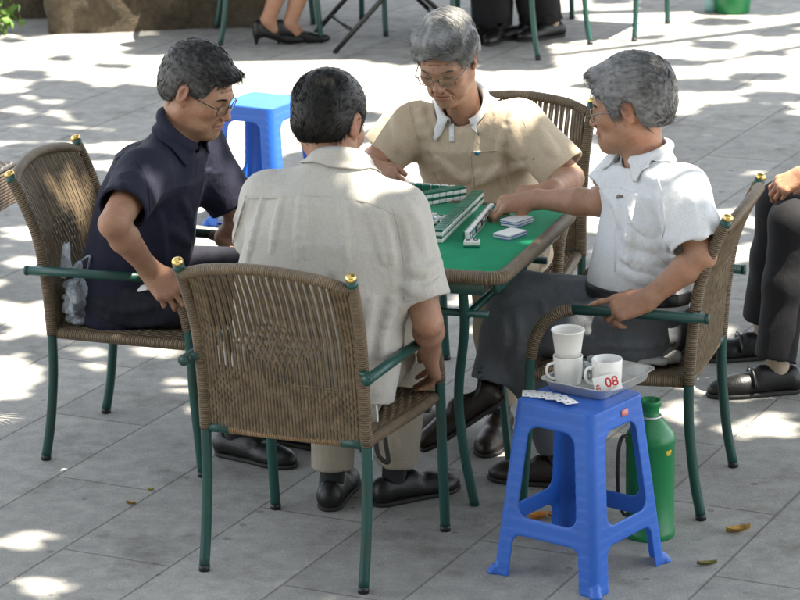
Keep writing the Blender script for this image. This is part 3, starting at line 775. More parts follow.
p = J(262, 100, z=.48); fs = empty('plastic_stool', (p[0]-.0, p[1], 0), STA+.12, label='blue plastic stool in the sunlight behind the men in navy and khaki', cat='stool', group='blue plastic stools')
o = bpy.data.objects.new('stool_body', stool_me); COL.objects.link(o); o.parent = fs
m = MB(); m.box((.12, .12, .004), (.03, .03, .006), bev=.002); m.build('foot_pad', M['blue'], fs)
FST = V(p[0], p[1], .48)
# ---- tray with cups on the near stool
TRZ = STH+.001; trc = J(598, 380, z=TRZ+.012); tr_a = math.atan2(*(J(652, 376, z=STH+.03)-J(604, 398, z=STH+.03))[1::-1])
t = empty('metal_tray', (trc[0], trc[1], TRZ), tr_a, label='dull steel tray with sloping sides standing on the blue stool', cat='tray')
def rrect(hx, hy, r, n=6):
    out = []
    for i, (sx, sy) in enumerate(((1, -1), (1, 1), (-1, 1), (-1, -1))):
        for k in range(n+1):
            a = -pi/2+i*pi/2+pi/2*k/n; out.append((sx*(hx-r)+r*cos(a), sy*(hy-r)+r*sin(a)))
    return out
m = MB(); rings = [(.085, .112, .02, .002), (.088, .115, .022, .003), (.098, .126, .028, .031), (.106, .134, .03, .0325), (.106, .134, .03, .031), (.0975, .1255, .028, .0295), (.086, .113, .022, 0.), (.08, .107, .02, 0.)]
n_ = 28; vs = []; 
for hx, hy, r, z in rings: vs += [(y_, x_, z) for x_, y_ in rrect(hx, hy, r)]
fs_ = [(i*n_+k, i*n_+(k+1) % n_, (i+1)*n_+(k+1) % n_, (i+1)*n_+k) for i in range(len(rings)-1) for k in range(n_)]
fs_ += [tuple(range(n_))[::-1], tuple((len(rings)-1)*n_+k for k in range(n_))]
m.add(vs, fs_); m.build('tray_body', M['steel'], t, autos=True)
TB = TRZ+.003
def mug(u, v, r, h, ha, label, tea=True):
    p = J(u, v, z=TB); t = empty('mug', (p[0], p[1], TB), 0, label=label, cat='mug', group='white mugs on the tray')
    m = MB(); m.lathe([(0, 0), (r*.86, 0), (r*.9, .004), (r*.97, h*.5), (r, h-.002), (r-.001, h), (r-.004, h-.001), (r-.006, h*.5), (r*.8, .008), (0, .007)], n=32); m.build('body', M['porcelain'], t)
    d = V(cos(ha), sin(ha), 0); m = MB(); m.tube(bez([d*r*.93+EZ*h*.78, d*(r+.017)+EZ*h*.74, d*(r+.022)+EZ*h*.5, d*(r+.012)+EZ*h*.28, d*r*.9+EZ*h*.22], 5), .0042, 8); m.build('handle', M['porcelain'], t)
    if tea: m = MB(); m.lathe([(0, h*.72), (r-.006, h*.72)], n=24); m.build('tea', M['tea'], t)
    return p
hd = math.atan2(-.35, -.93)
pm = mug(568, 383, .040, .078, hd, 'white mug at the left of the tray with a paper cup standing in it', False)
mug(607, 389, .041, .085, hd, 'white mug at the right of the tray behind the number tag')
t = empty('paper_cup', (pm[0], pm[1], TB+.036), 0, label='white paper cup with rolled rim standing inside the left mug', cat='cup')
m = MB(); m.lathe([(0, .004), (.030, .004), (.0305, 0), (.032, .03), (.0425, .108), (.0445, .109), (.0455, .1115), (.0445, .114), (.042, .1135), (.0405, .107), (.031, .012), (0, .012)], n=36); m.build('cup_wall', M['paper_cup'], t)
m = MB(); m.lathe([(0, .088), (.0375, .088)], n=24); m.build('tea', M['tea'], t)
p = J(583, 383, z=TB); t = empty('drinking_glass', (p[0]+.01, p[1]+.055, TB), 0, label='small clear glass on the tray between the two mugs', cat='glass')
m = MB(); m.lathe([(0, 0), (.022, 0), (.024, .003), (.027, .05), (.0262, .05), (.022, .006), (0, .006)], n=24); m.build('glass_wall', M['glass'], t)
# number tag 08
def textmesh(s, size, mat, parent, M4, ext=.0004, name='lettering'):
    cu = bpy.data.curves.new('text', 'FONT'); cu.body = s; cu.size = size; cu.extrude = ext; cu.align_x = 'CENTER'; cu.align_y = 'CENTER'; cu.offset = size*.012
    o = bpy.data.objects.new('text', cu); me = bpy.data.meshes.new_from_object(o); bpy.data.objects.remove(o)
    q = link(name, me, mat, parent, False); q.matrix_local = M4; return q
p = J(607, 392, z=TB); dv = unit(V(-p[0]*.35+.10, -1, 0)); tagn = unit(dv+EZ*.55)
t = empty('number_tag', (p[0]+.004, p[1]-.045, TB+.004), 0, label='white number tag with red 08 leaning on the right mug', cat='number tag')
sx = unit(np.cross(EZ, tagn)); sx = unit(sx*.985+np.cross(tagn, sx)*.26); sy = np.cross(tagn, sx); R = np.stack([sx, sy, tagn], 1); cc = sy*.026+EZ*.008
m = MB(); m.box(cc, (.072, .046, .005), R, .0018); m.build('plate', M['tile_white'], t)
def m4(R, c): return Matrix([[*R[0], c[0]], [*R[1], c[1]], [*R[2], c[2]], [0, 0, 0, 1]])
textmesh('08', .036, M['ink_red'], t, m4(R, cc+tagn*.0028+sx*.012), name='numerals')
m = MB()
for q in ((-.026, .003, .010, .0022), (-.026, -.003, .012, .0022), (-.026, 0, .002, .014), (-.022, -.007, .002, .008), (-.030, -.007, .002, .008)): m.box(cc+R@V(q[0], q[1]-.004, .0029), (q[2], q[3], .0006), R)
m.build('small_character', M['ink_red'], t, smooth=False)
# white dotted cards on the stool
def domino(u, v, rz, label, k):
    p = J(u, v, z=STH+.003); t = empty('dotted_card', (p[0], p[1], STH+.0012+.0016*k), TA+rz, label=label, cat='card', group='white dotted cards on the blue stool')
    m = MB(); m.box((0, 0, .001), (.036, .052, .0018), bev=.0006); m.build('card', M['card'], t)
    m = MB()
    for q in ((0, .014), (-.008, -.014), (.008, -.014), (0, -.002))[:2+k % 3]: m.lathe([(0, .0023), (.003, .0023), (.003, .0018)], (q[0], q[1], 0), 10)
    m.build('spots', M['ink_blue'] if k % 2 else M['ink'], t)
for k, (u, v, a, l) in enumerate([(529, 393, .25, 'leftmost of the dotted white cards in a row on the stool'), (537, 394.5, .2, 'second dotted white card in the row on the stool'), (545, 396, .3, 'third dotted white card in the row on the stool'), (553, 398, .15, 'fourth dotted white card in the row on the stool'), (568, 403, .75, 'dotted white card lying apart nearest the stool corner'), (562, 401, .5, 'dotted white card tucked under the one nearest the stool corner')]): domino(u, v, a, l, k)
# ---- green flask behind the stool
p = J(649, 541, z=0); t = empty('thermos_flask', (p[0]+.006, p[1]+.05, 0), 0, label='green vacuum flask with narrow neck standing behind the blue stool', cat='flask')
m = MB(); m.lathe([(0, 0), (.066, 0), (.069, .006), (.069, .02), (.0665, .024), (.0665, .265), (.069, .27), (.069, .285), (.062, .300), (.044, .325), (.033, .337), (.026, .345), (.024, .366), (.029, .376), (.031, .385), (.029, .390), (.021, .390), (.019, .36), (0, .36)], n=40); fb = m.build('body', M['flask_green'], t)
m = MB(); 
for k in range(5): a = -.9+.05*k; m.lathe([(0, 0), (.005, 0)], V(.0672*cos(a), .0672*sin(a), .255-.006*(k % 2)), 8, R=frame(EZ, V(cos(a), sin(a), 0)))
m.build('print', M['flower_print'], fb)
d = V(-.92, -.38, 0); m = MB(); m.tube(bez([d*.058+EZ*.29, d*.085+EZ*.295, d*.098+EZ*.25, d*.098+EZ*.14, d*.083+EZ*.075, d*.064+EZ*.07], 6), .0075, 8, flat=.6); m.build('handle', M['black_plastic'], t)
m = MB(); m.tube([V(.029*cos(a), .029*sin(a), .344) for a in np.linspace(0, 2*pi, 25)], .0035, 6); m.build('neck_ring', M['steel'], t)
# ---- bits on the ground
def litter(name, u, v, L, w, rz, mat, label, cat):
    p = J(u, v, z=0); m = MB(); n = 7; vs = []
    for i in range(n):
        x = (i/(n-1)-.5)*L; ww = w*max(.08, sin(pi*(i+.15)/(n-.7)))
        for s in (-1, 0, 1): vs.append((x, s*ww*.5, .004+.35*w*abs(s)+.12*L*((i/(n-1)-.5)**2)*3))
    nv = len(vs); vs += [(a, b, c-.0015) for a, b, c in vs]
    fs = [(i*3+j, (i+1)*3+j, (i+1)*3+j+1, i*3+j+1) for i in range(n-1) for j in range(2)]
    fs += [tuple(nv+k for k in f[::-1]) for f in fs]
    m.add(vs, fs); o = m.build(name, mat); o.location = p; o.rotation_euler = (0, 0, rz); tag(o, label, cat)
    if name == 'fallen_leaf': o['group'] = 'fallen leaves on the paving'
litter('fallen_leaf', 738, 533, .075, .035, .35, M['leaf_yellow'], 'curled yellow leaf on the paving, lower right', 'leaf')
litter('fallen_leaf', 707, 566, .055, .022, .1, simple('leaf_olive', (.20, .17, .05), .6, .4, 60), 'olive leaf on the paving nearest the lower right corner', 'leaf')
litter('fallen_leaf', 131, 505, .03, .016, -.3, M['leaf_yellow'], 'small orange leaf on the paving at lower left', 'leaf')
litter('fallen_leaf', 151, 491, .02, .014, .5, simple('leaf_lime', (.42, .40, .08), .6, .3, 60), 'tiny lime leaf on the paving at lower left', 'leaf')
litter('orange_peel', 538, 520, .05, .04, .3, M['peel'], 'left piece of orange peel on the ground under the blue stool', 'peel')
litter('orange_peel', 553, 518, .035, .03, -.6, M['peel'], 'right piece of orange peel on the ground under the blue stool', 'peel')
# ================================================================== people
def headframe(yaw, pitch, roll=0.):
    y, p, r = radians(yaw), radians(pitch), radians(roll)
    f = V(cos(y)*cos(p), sin(y)*cos(p), -sin(p)); rt = V(sin(y), -cos(y), 0); up = np.cross(rt, f)
    rt, up = rt*cos(r)+up*sin(r), up*cos(r)-rt*sin(r)
    return np.stack([rt, f, up], 1)
def head_sdf(S, c, H, k=1.06, jaw=1., cheek=1., aged=True):
    """head with brow, sockets, lids, nose, lips, chin and ears; H columns: right, front, up"""
    L = lambda x, y, z: c+H@(V(x, y, z)*k)
    def E(x, y, z, r, R=None): return ell(L(x, y, z), V(*r)*k, H if R is None else H@R)
    def C(a, b, r1, r2): return rcone(L(*a), L(*b), r1*k, r2*k)
    S.add(E(0, -.014, .032, (.075, .097, .086)), .02)
    S.add(E(0, .028, -.03, (.061*cheek, .066, .086)), .03)
    for s in (1, -1):
        S.add(C((s*.047*jaw, .0, -.058), (s*.010, .070, -.099), .023, .019), .03)
        S.add(E(s*.041*cheek, .058, -.026, (.022, .022, .020)), .028)
        S.add(C((s*.040, .070, .014), (s*.012, .085, .012), .009, .010), .018)
    S.add(E(0, .070, -.068, (.034, .027, .030)), .022)
    S.add(E(0, .076, -.101, (.020, .018, .016)), .02)
    for s in (1, -1):
        S.add(E(s*.032, .098, -.007, (.018, .016, .012)), .014, 's')
        S.add(E(s*.031, .074, -.007, (.0145, .0125, .0125)), .005)
        S.add(C((s*.018, .0855, -.010), (s*.044, .0775, -.009), .0012, .0012), .003, 's')      # slit between the lids
        S.add(C((s*.017, .079, -.0185), (s*.043, .073, -.021), .004, .003), .010)               # bag under the eye
    S.add(C((0, .083, .008), (0, .104, -.034), .0085, .0105), .012)
    S.add(E(0, .1055, -.039, (.0115, .0105, .0095)), .008)
    for s in (1, -1):
        S.add(E(s*.0125, .0945, -.042, (.0085, .0105, .008)), .006)
        S.add(E(s*.006, .0985, -.0495, (.0038, .005, .004)), .003, 's')
        S.add(C((s*.016, .096, -.043), (s*.030, .082, -.066), .0022, .0018), .006, 's')         # fold from nose to mouth
    S.add(E(0, .0935, -.0635, (.023, .0085, .0058)), .006)
    S.add(E(0, .0915, -.0755, (.020, .0095, .0068)), .006)
    S.add(C((-.021, .0945, -.069), (0, .1015, -.0685), .0018, .002), .003, 's'); S.add(C((.021, .0945, -.069), (0, .1015, -.0685), .0018, .002), .003, 's')
    if aged:               # lines of age: forehead, crow's feet, folds beside the mouth, soft jowls
        for z_, w_ in ((.034, .036), (.045, .034), (.055, .028)):
            S.add(C((-w_, .074-.25*(z_-.034), z_-.003), (0, .0865-.28*(z_-.034), z_), .0014, .0018), .005, 's'); S.add(C((w_, .074-.25*(z_-.034), z_-.003), (0, .0865-.28*(z_-.034), z_), .0014, .0018), .005, 's')
        for s in (1, -1):
            for dz in (.004, -.004, -.012): S.add(C((s*.050, .066, -.008+dz*.5), (s*.062, .050, -.008+dz*1.8), .0016, .0010), .004, 's')
            S.add(C((s*.017, .094, -.046), (s*.034, .080, -.078), .0026, .0022), .007, 's'); S.add(E(s*.040, .052, -.078, (.018, .020, .018)), .02)
            S.add(C((s*.026, .088, -.074), (s*.028, .080, -.092), .0018, .0012), .005, 's')
            S.add(C((s*.014, .086, -.022), (s*.034, .080, -.030), .0016, .0012), .005, 's')
        S.add(C((0, .094, .012), (.002, .0905, .024), .0014, .0010), .004, 's')
    for s in (1, -1):
        R = rotz(s*-.42)@rotax((1, 0, 0), -.16)
        S.add(E(s*.0765, -.012, -.006, (.0085, .019, .033), R), .006)
        S.add(E(s*.086, -.006, -.002, (.006, .0095, .017), R), .004, 's')
        S.add(E(s*.073, -.002, -.033, (.007, .010, .011), R), .006)
    def tint(vs):
        q = (vs-c)@H/k; T = np.zeros((len(vs), 3))
        def g(x, y, z, rx, ry, rz): return np.exp(-(((np.abs(q[:, 0])-x)/rx)**2+((q[:, 1]-y)/ry)**2+((q[:, 2]-z)/rz)**2))
        T[:, 0] = np.clip(.75*g(0, .097, -.069, .022, .02, .010)+.4*g(.08, -.01, -.005, .02, .03, .03)+.35*g(0, .105, -.037, .016, .015, .014)+.22*g(.042, .062, -.03, .02, .03, .018), 0, 1)
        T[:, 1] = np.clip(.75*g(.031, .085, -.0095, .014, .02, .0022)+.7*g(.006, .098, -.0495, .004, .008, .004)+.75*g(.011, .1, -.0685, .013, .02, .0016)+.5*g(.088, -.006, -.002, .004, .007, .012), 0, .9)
        return T
    return tint
def hand_sdf(S, w, F, B, side, curl, thumb=(0, 0), sc=1., spread=.06):
    """palm, four jointed fingers and a thumb that leaves the side of the palm; F along the hand, B out of its back"""
    F = unit(F); B = unit(V(B)-F*(V(B)@F)); T = np.cross(B, F)*(1 if side == 'R' else -1)
    P = lambda t, f, b: w+(T*t+F*f+B*b)*sc
    kn = [(.031, .086), (.0105, .091), (-.0105, .087), (-.029, .076)]
    ln = [(.041, .025, .021), (.046, .029, .022), (.042, .027, .021), (.033, .020, .018)]; rad = [.0088, .0090, .0086, .0076]
    for i, (t, f) in enumerate(kn):
        S.add(rcone(P(t*.50, .004, -.004), P(t, f, 0), .0165*sc, .0118*sc, B, .85), .018)
    S.add(ell(P(.002, .05, -.008), V(.036, .045, .014)*sc, np.stack([T, F, B], 1)), .015)
    tips = []
    for i, (t, f) in enumerate(kn):
        p = P(t, f, 0); a = 0.; sp = spread*(1.5-i); d0 = unit(F+T*sp); r = rad[i]*sc
        S.add(ell(p+B*.003*sc, V(.0105, .011, .0095)*sc, np.stack([T, F, B], 1)), .006)
        for j in range(3):
            a += radians(curl[i][j]); d = d0*cos(a)-B*sin(a); q = p+d*ln[i][j]*sc; r2 = r*(.93 if j < 2 else .80)
            S.add(rcone(p, q, r, r2), .0035 if j else .008); p = q; r = r2
            if j < 2: S.add(ell(p, V(1, 1, 1)*r*1.06), .003)
        tips.append(p)
    u, vv = thumb     # u: opening outward, vv: towards the palm
    b0 = P(.020, .022, -.008); d1 = unit(T*(.80+u)+F*.75-B*(.30+vv)); p1 = b0+d1*.040*sc
    d2 = unit(T*(.25+u)+F*1.0-B*(.25+vv*1.3)); p2 = p1+d2*.033*sc; d3 = unit(T*(-.02+u*.7)+F*1.-B*(.2+vv*1.5)); p3 = p2+d3*.026*sc
    S.add(rcone(b0, p1, .0175*sc, .0125*sc), .014); S.add(rcone(p1, p2, .0115*sc, .0105*sc), .005); S.add(rcone(p2, p3, .0105*sc, .0080*sc), .004)
    return tips
def arm_sdf(S, sh, el, wr, hd, side, thick=1.):
    S.add(rcone(sh, el, .050*thick, .039*thick), .02)
    S.add(rcone(sh*.5+el*.5, el, .0445*thick, .0375*thick), .008)
    m = el*.70+wr*.30
    S.add(rcone(el, m, .037*thick, .0415*thick), .010); S.add(rcone(m, wr*.93+el*.07, .0415*thick, .0265*thick), .010)
    S.add(rcone(wr*.93+el*.07, wr+unit(hd)*.012, .0265*thick, .0235*thick), .02)
    S.add(ell(el-unit((sh+wr)/2-el)*.012, V(1, 1, 1)*.026*thick), .012)
def shoe(name, ank, toe_dir, mat, parent, L=.27, pitch=0., ground=True, solem=None):
    """ank: point under the ankle at the sole; toe_dir flat direction"""
    f = unit(toe_dir); r = unit(np.cross(f, EZ)); u = np.cross(r, f); R = np.stack([r, f, u], 1); k = L/.27
    s = SDF(); Q = lambda x, y, z: ank+R@(V(x, y, z)*k)
    s.add(rcone(Q(0, -.045, .035), Q(0, .10, .030), .034*k, .040*k, u, .9), .01)
    s.add(ell(Q(.004, .135, .024), V(.043, .070, .036)*k, R), .02)
    s.add(rcone(Q(0, -.035, .055), Q(0, .045, .058), .033*k, .030*k), .02)
    s.add(ell(Q(0, -.058, .035), V(.031, .026, .038)*k, R), .02)
    s.add(rcone(Q(0, -.012, .085), Q(0, -.012, .16), .032*k, .036*k), .012, 's')
    s.add((lambda P: -((P-ank)@u)+.012*k, V(-9, -9, -9), V(9, 9, 9)), .004, 'i')
    a = sdfobj(name, s, .004, mat, parent)
    s = SDF(); s.add(rcone(Q(0, -.045, .010), Q(0, .10, .010), .0375*k, .044*k), .01); s.add(ell(Q(.004, .135, .01), V(.0465, .0735, .03)*k, R), .02)
    s.add((lambda P: np.maximum(-((P-ank)@u)+.0005, (P-ank)@u-.014*k), V(-9, -9, -9), V(9, 9, 9)), .002, 'i')
    sdfobj('sole', s, .004, solem or M['sole'], a)
    return a
def strands(S, c, H, k, n, L, comb, seed, lift=.35, rad=.0011, vsrc=None, sh=(0, 1), rnd=.16):
    """loose locks standing off the hair surface"""
    r = np.random.default_rng(seed); vs, F = vsrc; me = MB(); vs_o = []; fs_o = []; tn = []
    idx = r.integers(0, len(vs), n); P = vs[idx]; e = 1.5e-3
    N = np.stack([S.ev(P+V(*[(e if i == j else 0) for j in range(3)]))-S.ev(P-V(*[(e if i == j else 0) for j in range(3)])) for i in range(3)], 1)
    N /= np.linalg.norm(N, axis=1)[:, None]+1e-9
    q = (P-c)@H/k; D = np.array([comb(x) for x in q])@H.T; D = D+r.normal(size=D.shape)*rnd; D -= N*(D*N).sum(1)[:, None]; D /= np.linalg.norm(D, axis=1)[:, None]+1e-9
    lift *= .6; l = L*1.15*r.uniform(.5, 1.25, n); sd = np.cross(N, D); shade = .5+(r.uniform(*sh, n)-.5)*.8; b = 0
    for i in range(n):
        p0 = P[i]-N[i]*.002; lf = lift*r.uniform(.2, 1.2)
        mids = [p0, p0+(D[i]*.45+N[i]*(lf*.45-.0+l[i]*-1.1))*l[i]+N[i]*.0012, p0+(D[i]+N[i]*(lf*.5-l[i]*5.2))*l[i]+N[i]*.0008]
        for j, (m, ra) in enumerate(zip(mids, (rad, rad*.9, rad*.2))):
            for a in range(3): vs_o.append(m+ra*(cos(a*2.094)*N[i]+sin(a*2.094)*sd[i])); tn.append(shade[i])
        for j in range(2):
            for a in range(3): fs_o.append((b+j*3+a, b+j*3+(a+1) % 3, b+j*3+3+(a+1) % 3, b+j*3+3+a))
        b += 9
    return np.array(vs_o), np.array(fs_o), np.array(tn)
def hair(c, H, k, mat, parent, style, seed):
    Lp = lambda x, y, z: c+H@(V(x, y, z)*k)
    S = SDF(); th = style.get('th', .010)
    S.add(ell(Lp(0, -.015, .034), V(.076+th*.9, .098+th, .087+th*1.15)*k, H), .0)
    S.add(ell(Lp(0, -.055, -.012), V(.066+th*.6, .052+th*.7, .062)*k, H), .03)
    for q in style.get('puffs', []): S.add(ell(Lp(*q[:3]), V(*q[3:6])*k, H), .02)
    hl = style.get('line', (0, .105, -.034, .074, .074, .104))
    S.add(ell(Lp(*hl[:3]), V(*hl[3:])*k, H), .008, 's')
    nape = style.get('nape', -.068); side = style.get('side', -.020)
    def cut(P):
        q = (P-c)@H/k
        zc = np.interp(q[:, 1], [-.10, -.045, -.022, .012, .040, .06], [nape, nape+.012, side+.030, side+.018, side, side+.07])
        return (zc-q[:, 2])*k*.8
    S.add((cut, V(-9, -9, -9), V(9, 9, 9)), .008, 'i')
    for s in (1, -1): S.add(ell(Lp(s*.088, -.010, -.010), V(.026, .023, .036)*k, H), .006, 's')
    fr = style.get('freq', (170, 38, 120)); am = style.get('amp', .0030)*.28
    def disp(P):
        q = (P-c)@H/k
        return am*(vnoise(q*V(*fr), seed)+.6*vnoise(q*V(*fr)*2.1, seed+1)+.9*vnoise(q*28, seed+2)*style.get('lump', .6))
    S.disp = disp
    vs, F = S.mesh(.0026)
    ds = (vs-c)@H/k; sh0 = np.clip(.5+.28*vnoise(ds*V(*fr)*1.2, seed+5), 0, 1); bias = style.get('bias', lambda q: 0*q[:, 0]); sh0 = np.clip(sh0+bias(ds), 0, 1.4)
    v2, F2, t2 = strands(S, c, H, k, style.get('n', 2600), style.get('L', .022)*k, style['comb'], seed, style.get('lift', .35), style.get('rad', .0010), (vs, F))
    t2 = np.clip(t2+bias((v2-c)@H/k), 0, 1.4)
    allv = np.concatenate([vs, v2]); allF = np.concatenate([F, F2+len(vs)]); tt = np.concatenate([sh0, t2])
    o = link('hair', npmesh('hair', allv, allF, np.stack([tt]*3, 1)), mat, parent); o.matrix_parent_inverse = parent_inv(parent)
    # eyebrows
    return o
def brows(c, H, k, mat, parent, seed, dens=60, shade=.5):
    r = np.random.default_rng(seed); vs = []; fs = []; b = 0
    for s in (1, -1):
        vs = []; fs = []; b = 0
        for i in range(dens):
            t = r.uniform(0, 1); p = V(s*(.014+.032*t), .0955-.017*t*t-.002*t, .0125+.005*sin(t*2.6)-.003*t+r.normal()*.0014)
            d = unit(V(s*1., -.3, .25-.5*t)); l = .010*r.uniform(.6, 1.2)
            for m, ra in ((p, .0007), (p+d*l*.5+V(0, .0012, 0), .0006), (p+d*l, .0002)):
                for a in range(3): vs.append(c+H@((m+ra*V(0, cos(a*2.094), sin(a*2.094)))*k))
            for j in range(2):
                for a in range(3): fs.append((b+j*3+a, b+j*3+(a+1) % 3, b+j*3+3+(a+1) % 3, b+j*3+3+a))
            b += 9
        o = link('eyebrow', npmesh('eyebrow', np.array(vs), np.array(fs), np.full((len(vs), 3), shade)), mat, parent); o.matrix_parent_inverse = parent_inv(parent)
def glasses(c, H, k, mat, parent, w=.024, h=.017, y=.104, z=-.012, tilt=.10):
    Lp = lambda x, y, z: c+H@(V(x, y, z)*k); m = MB(); ln = []
    for s in (1, -1):
        ring = []
        for i in range(25):
            a = 2*pi*i/24; n = 3.2; x = abs(cos(a))**(2/n)*np.sign(cos(a)); q = abs(sin(a))**(2/n)*np.sign(sin(a))
            ring.append(Lp(s*.033+x*w, y-.010*abs(s*.033+x*w)/.055+tilt*q*h*.3, z+q*h))
        m.tube(ring, .00125*k, 6); ln.append(ring)
        m.tube(bez([Lp(s*.056, y-.011, z+.006), Lp(s*.068, y-.018, z+.008), Lp(s*.0755, .04, z+.010), Lp(s*.078, 0, z+.012), Lp(s*.078, -.022, z+.004), Lp(s*.074, -.034, z-.014)], 5), .0016*k, 6)
        m.tube([Lp(s*.010, y-.002, z-.002), Lp(s*.009, y-.010, z-.008)], .0012*k, 5)
    m.tube(bez([Lp(-.0095, y-.002, z+.005), Lp(0, y+.003, z+.008), Lp(.0095, y-.002, z+.005)], 4), .0013*k, 6)
    o = wbuild(m, 'eyeglasses', mat, parent)
    for r in ln:
        q = MB(); cc = sum(r[:-1])/24; q.add([cc+H[:, 1]*.0022]+r[:-1], [(0, i+1, (i+1) % 24+1) for i in range(24)]); l = wbuild(q, 'lens', M['lens'], o)
def folds_noise(amp, seed, fx=(12, 12, 6.5), big=.4):
    """irregular soft creases in cloth"""
    fx = V(*fx)
    amp *= .6
    def f(P):
        w = P+.035*np.stack([vnoise(P*6, seed+3), vnoise(P*6, seed+4), vnoise(P*6, seed+6)], 1)
        a = 1-np.abs(vnoise(w*fx, seed)); b = 1-np.abs(vnoise(w*fx*2.3, seed+1))
        return -amp*((a-.62)*1.0+(b-.62)*.45+big*vnoise(P*4, seed+2))
    return f
def person(label, root, shade=None):
    return empty('person', (root[0], root[1], 0), label=label, cat='person', group=None)
def collar(parent, mat, c, R, S, r=.066, stand=.030, fall=(.048, .080), amax=2.62, drop=.035, n=56, name='collar', th=.0032, spread=.35):
    """stand round the neck with a folded fall that settles on the shirt S; angle 0 = back of the neck; R columns right, front, up"""
    up = R[:, 2]; rows = []; A = np.linspace(-amax, amax, n+1); fr = (1-np.cos(A))/2
    rad = np.outer(np.sin(A), R[:, 0])-np.outer(np.cos(A), R[:, 1]); tan = np.outer(np.cos(A), R[:, 0])+np.outer(np.sin(A), R[:, 1])
    base = c+rad*(r+.010*fr[:, None]**2); dz = (-drop*fr**2)[:, None]*up; st = stand*(1-.55*fr)[:, None]
    rows += [base+dz-up*.016, base+dz+up*st*.5-rad*.002, base+dz+up*st*.95, base+dz+rad*.004+up*(st+.003), base+dz+rad*.012+up*st*.92]
    p = rows[-1].copy(); L = fall[0]+(fall[1]-fall[0])*fr**3; L = L*np.clip((amax-np.abs(A))/.10, .55, 1); K = 9
    for k in range(K):
        d = -up+rad*(1.1 if k < 2 else .5)+tan*(-np.sign(A)*spread*fr**2)[:, None]
        d /= np.linalg.norm(d, axis=1)[:, None]; p = p+d*(L/K)[:, None]
        for it in range(4):
            e = 2e-3; v = S.ev(p); G = np.stack([S.ev(p+V(*[(e if i == j else 0) for j in range(3)]))-v for i in range(3)], 1); G /= np.linalg.norm(G, axis=1)[:, None]+1e-9
            p = p+G*np.clip(.0065-v, 0, .012)[:, None]
            if k > 1: p = p-G*np.clip(v-.009, 0, .004)[:, None]
        rows.append(p.copy())
    Q = len(rows); vs = np.stack(rows, 1).reshape(-1, 3)
    for it in range(2):     # relax the fall a little
        g = vs.reshape(n+1, Q, 3); h = g.copy(); h[1:-1, 5:-1] = .5*g[1:-1, 5:-1]+.125*(g[:-2, 5:-1]+g[2:, 5:-1]+g[1:-1, 4:-2]+g[1:-1, 6:]); vs = h.reshape(-1, 3)
    m = MB(); m.add(vs, [(i*Q+j, (i+1)*Q+j, (i+1)*Q+j+1, i*Q+j+1) for i in range(n) for j in range(Q-1)]); o = wbuild(m, name, mat, parent)
    sd = o.modifiers.new('thickness', 'SOLIDIFY'); sd.thickness = th; sd.offset = 0
    return o
def strip(S, uvs, w, mat, name, parent, off=.0008, th=.0016, sub=4):
    """narrow sewn band following the garment surface S along a line seen in the picture"""
    uv = [tuple(q[:2]) for q in bez([(*q, 0) for q in uvs], sub)]; P, N, ok = S.hits(uv); P, N = P[ok], N[ok]; m = MB(); vs = []
    if len(P) < 2: return
    for i in range(len(P)):
        d = unit(P[min(i+1, len(P)-1)]-P[max(i-1, 0)]); s_ = unit(np.cross(N[i], d)); vs += [P[i]-s_*w/2+N[i]*off, P[i]+s_*w/2+N[i]*off]
    fs = [(2*i, 2*i+1, 2*i+3, 2*i+2) for i in range(len(P)-1) if np.linalg.norm(P[i+1]-P[i]) < .06]
    m.add(vs, fs); o = wbuild(m, name, mat, parent); sd = o.modifiers.new('thickness', 'SOLIDIFY'); sd.thickness = th; sd.offset = 0; return o
def tubeend(f0, e, d, inner, lo, hi):
    """a sleeve or trouser leg cut square at e and hollow at its mouth"""
    g = inner[0]
    def f(P):
        a = f0(P); b = (P-e)@d; h = np.maximum(.005-np.abs(a-b), 0)/.005; q = np.maximum(a, b)+h*h*.005*.25
        return np.maximum(q, -g(P))
    return f, lo, hi
def trousers(parent, mat, pel, up, hips, knees, ankles, r=(.098, .074, .064, .058), seat=(.165, .12), seed=1, amp=.006, vox=.006, side=None, name='trousers', tint=None):
    S = SDF(); X = unit(side if side is not None else hips[1]-hips[0]); Y = np.cross(up, X); R = np.stack([X, Y, up], 1)
    S.add(ell(pel+up*.02, V(seat[0], seat[1], .13), R), .04)
    S.add(ell(pel-Y*.045-up*.02, V(seat[0]*.95, .10, .085), R), .05)
    for h, kn, an in zip(hips, knees, ankles):
        S.add(rcone(h, kn, r[0], r[1]), .05); S.add(rcone(kn, kn*.55+an*.45, r[1]*1.0, r[2]), .03); d = unit(an-kn); q = rcone(kn*.55+an*.45, an+d*.04, r[2], r[3]); S.add(tubeend(q[0], an, d, rcone(an-d*.05, an+d*.10, r[3]-.009, r[3]-.006), q[1], q[2]), .03)
    if amp: S.disp = folds_noise(amp, seed, (10, 10, 7))
    return S
def shirt_sdf(C, X, Y, W, D, Df, n, arms, neck, nr, seed, amp, slv=(.083, .074), k=.05):
    """C spine points from hem to collar; arms: list of (shoulder, elbow, fraction of the upper arm covered)"""
    S = SDF(); up = unit(C[-1]-C[0])
    S.add(loft(C, X, Y, W, D, n, Df), .0)
    for sh, el, fr in arms:
        e = sh+(el-sh)*fr; d = unit(el-sh)
        S.add(rcone(neck-up*.050+(sh-neck)*.15, sh+up*.004, .050, .054), .05)
        q = rcone(sh, e+d*.05, slv[0], slv[1]); S.add(tubeend(q[0], e, d, rcone(e-d*.045, e+d*.12, slv[1]-.011, slv[1]-.006), q[1], q[2]), k)
    S.disp = folds_noise(amp, seed)
    return S
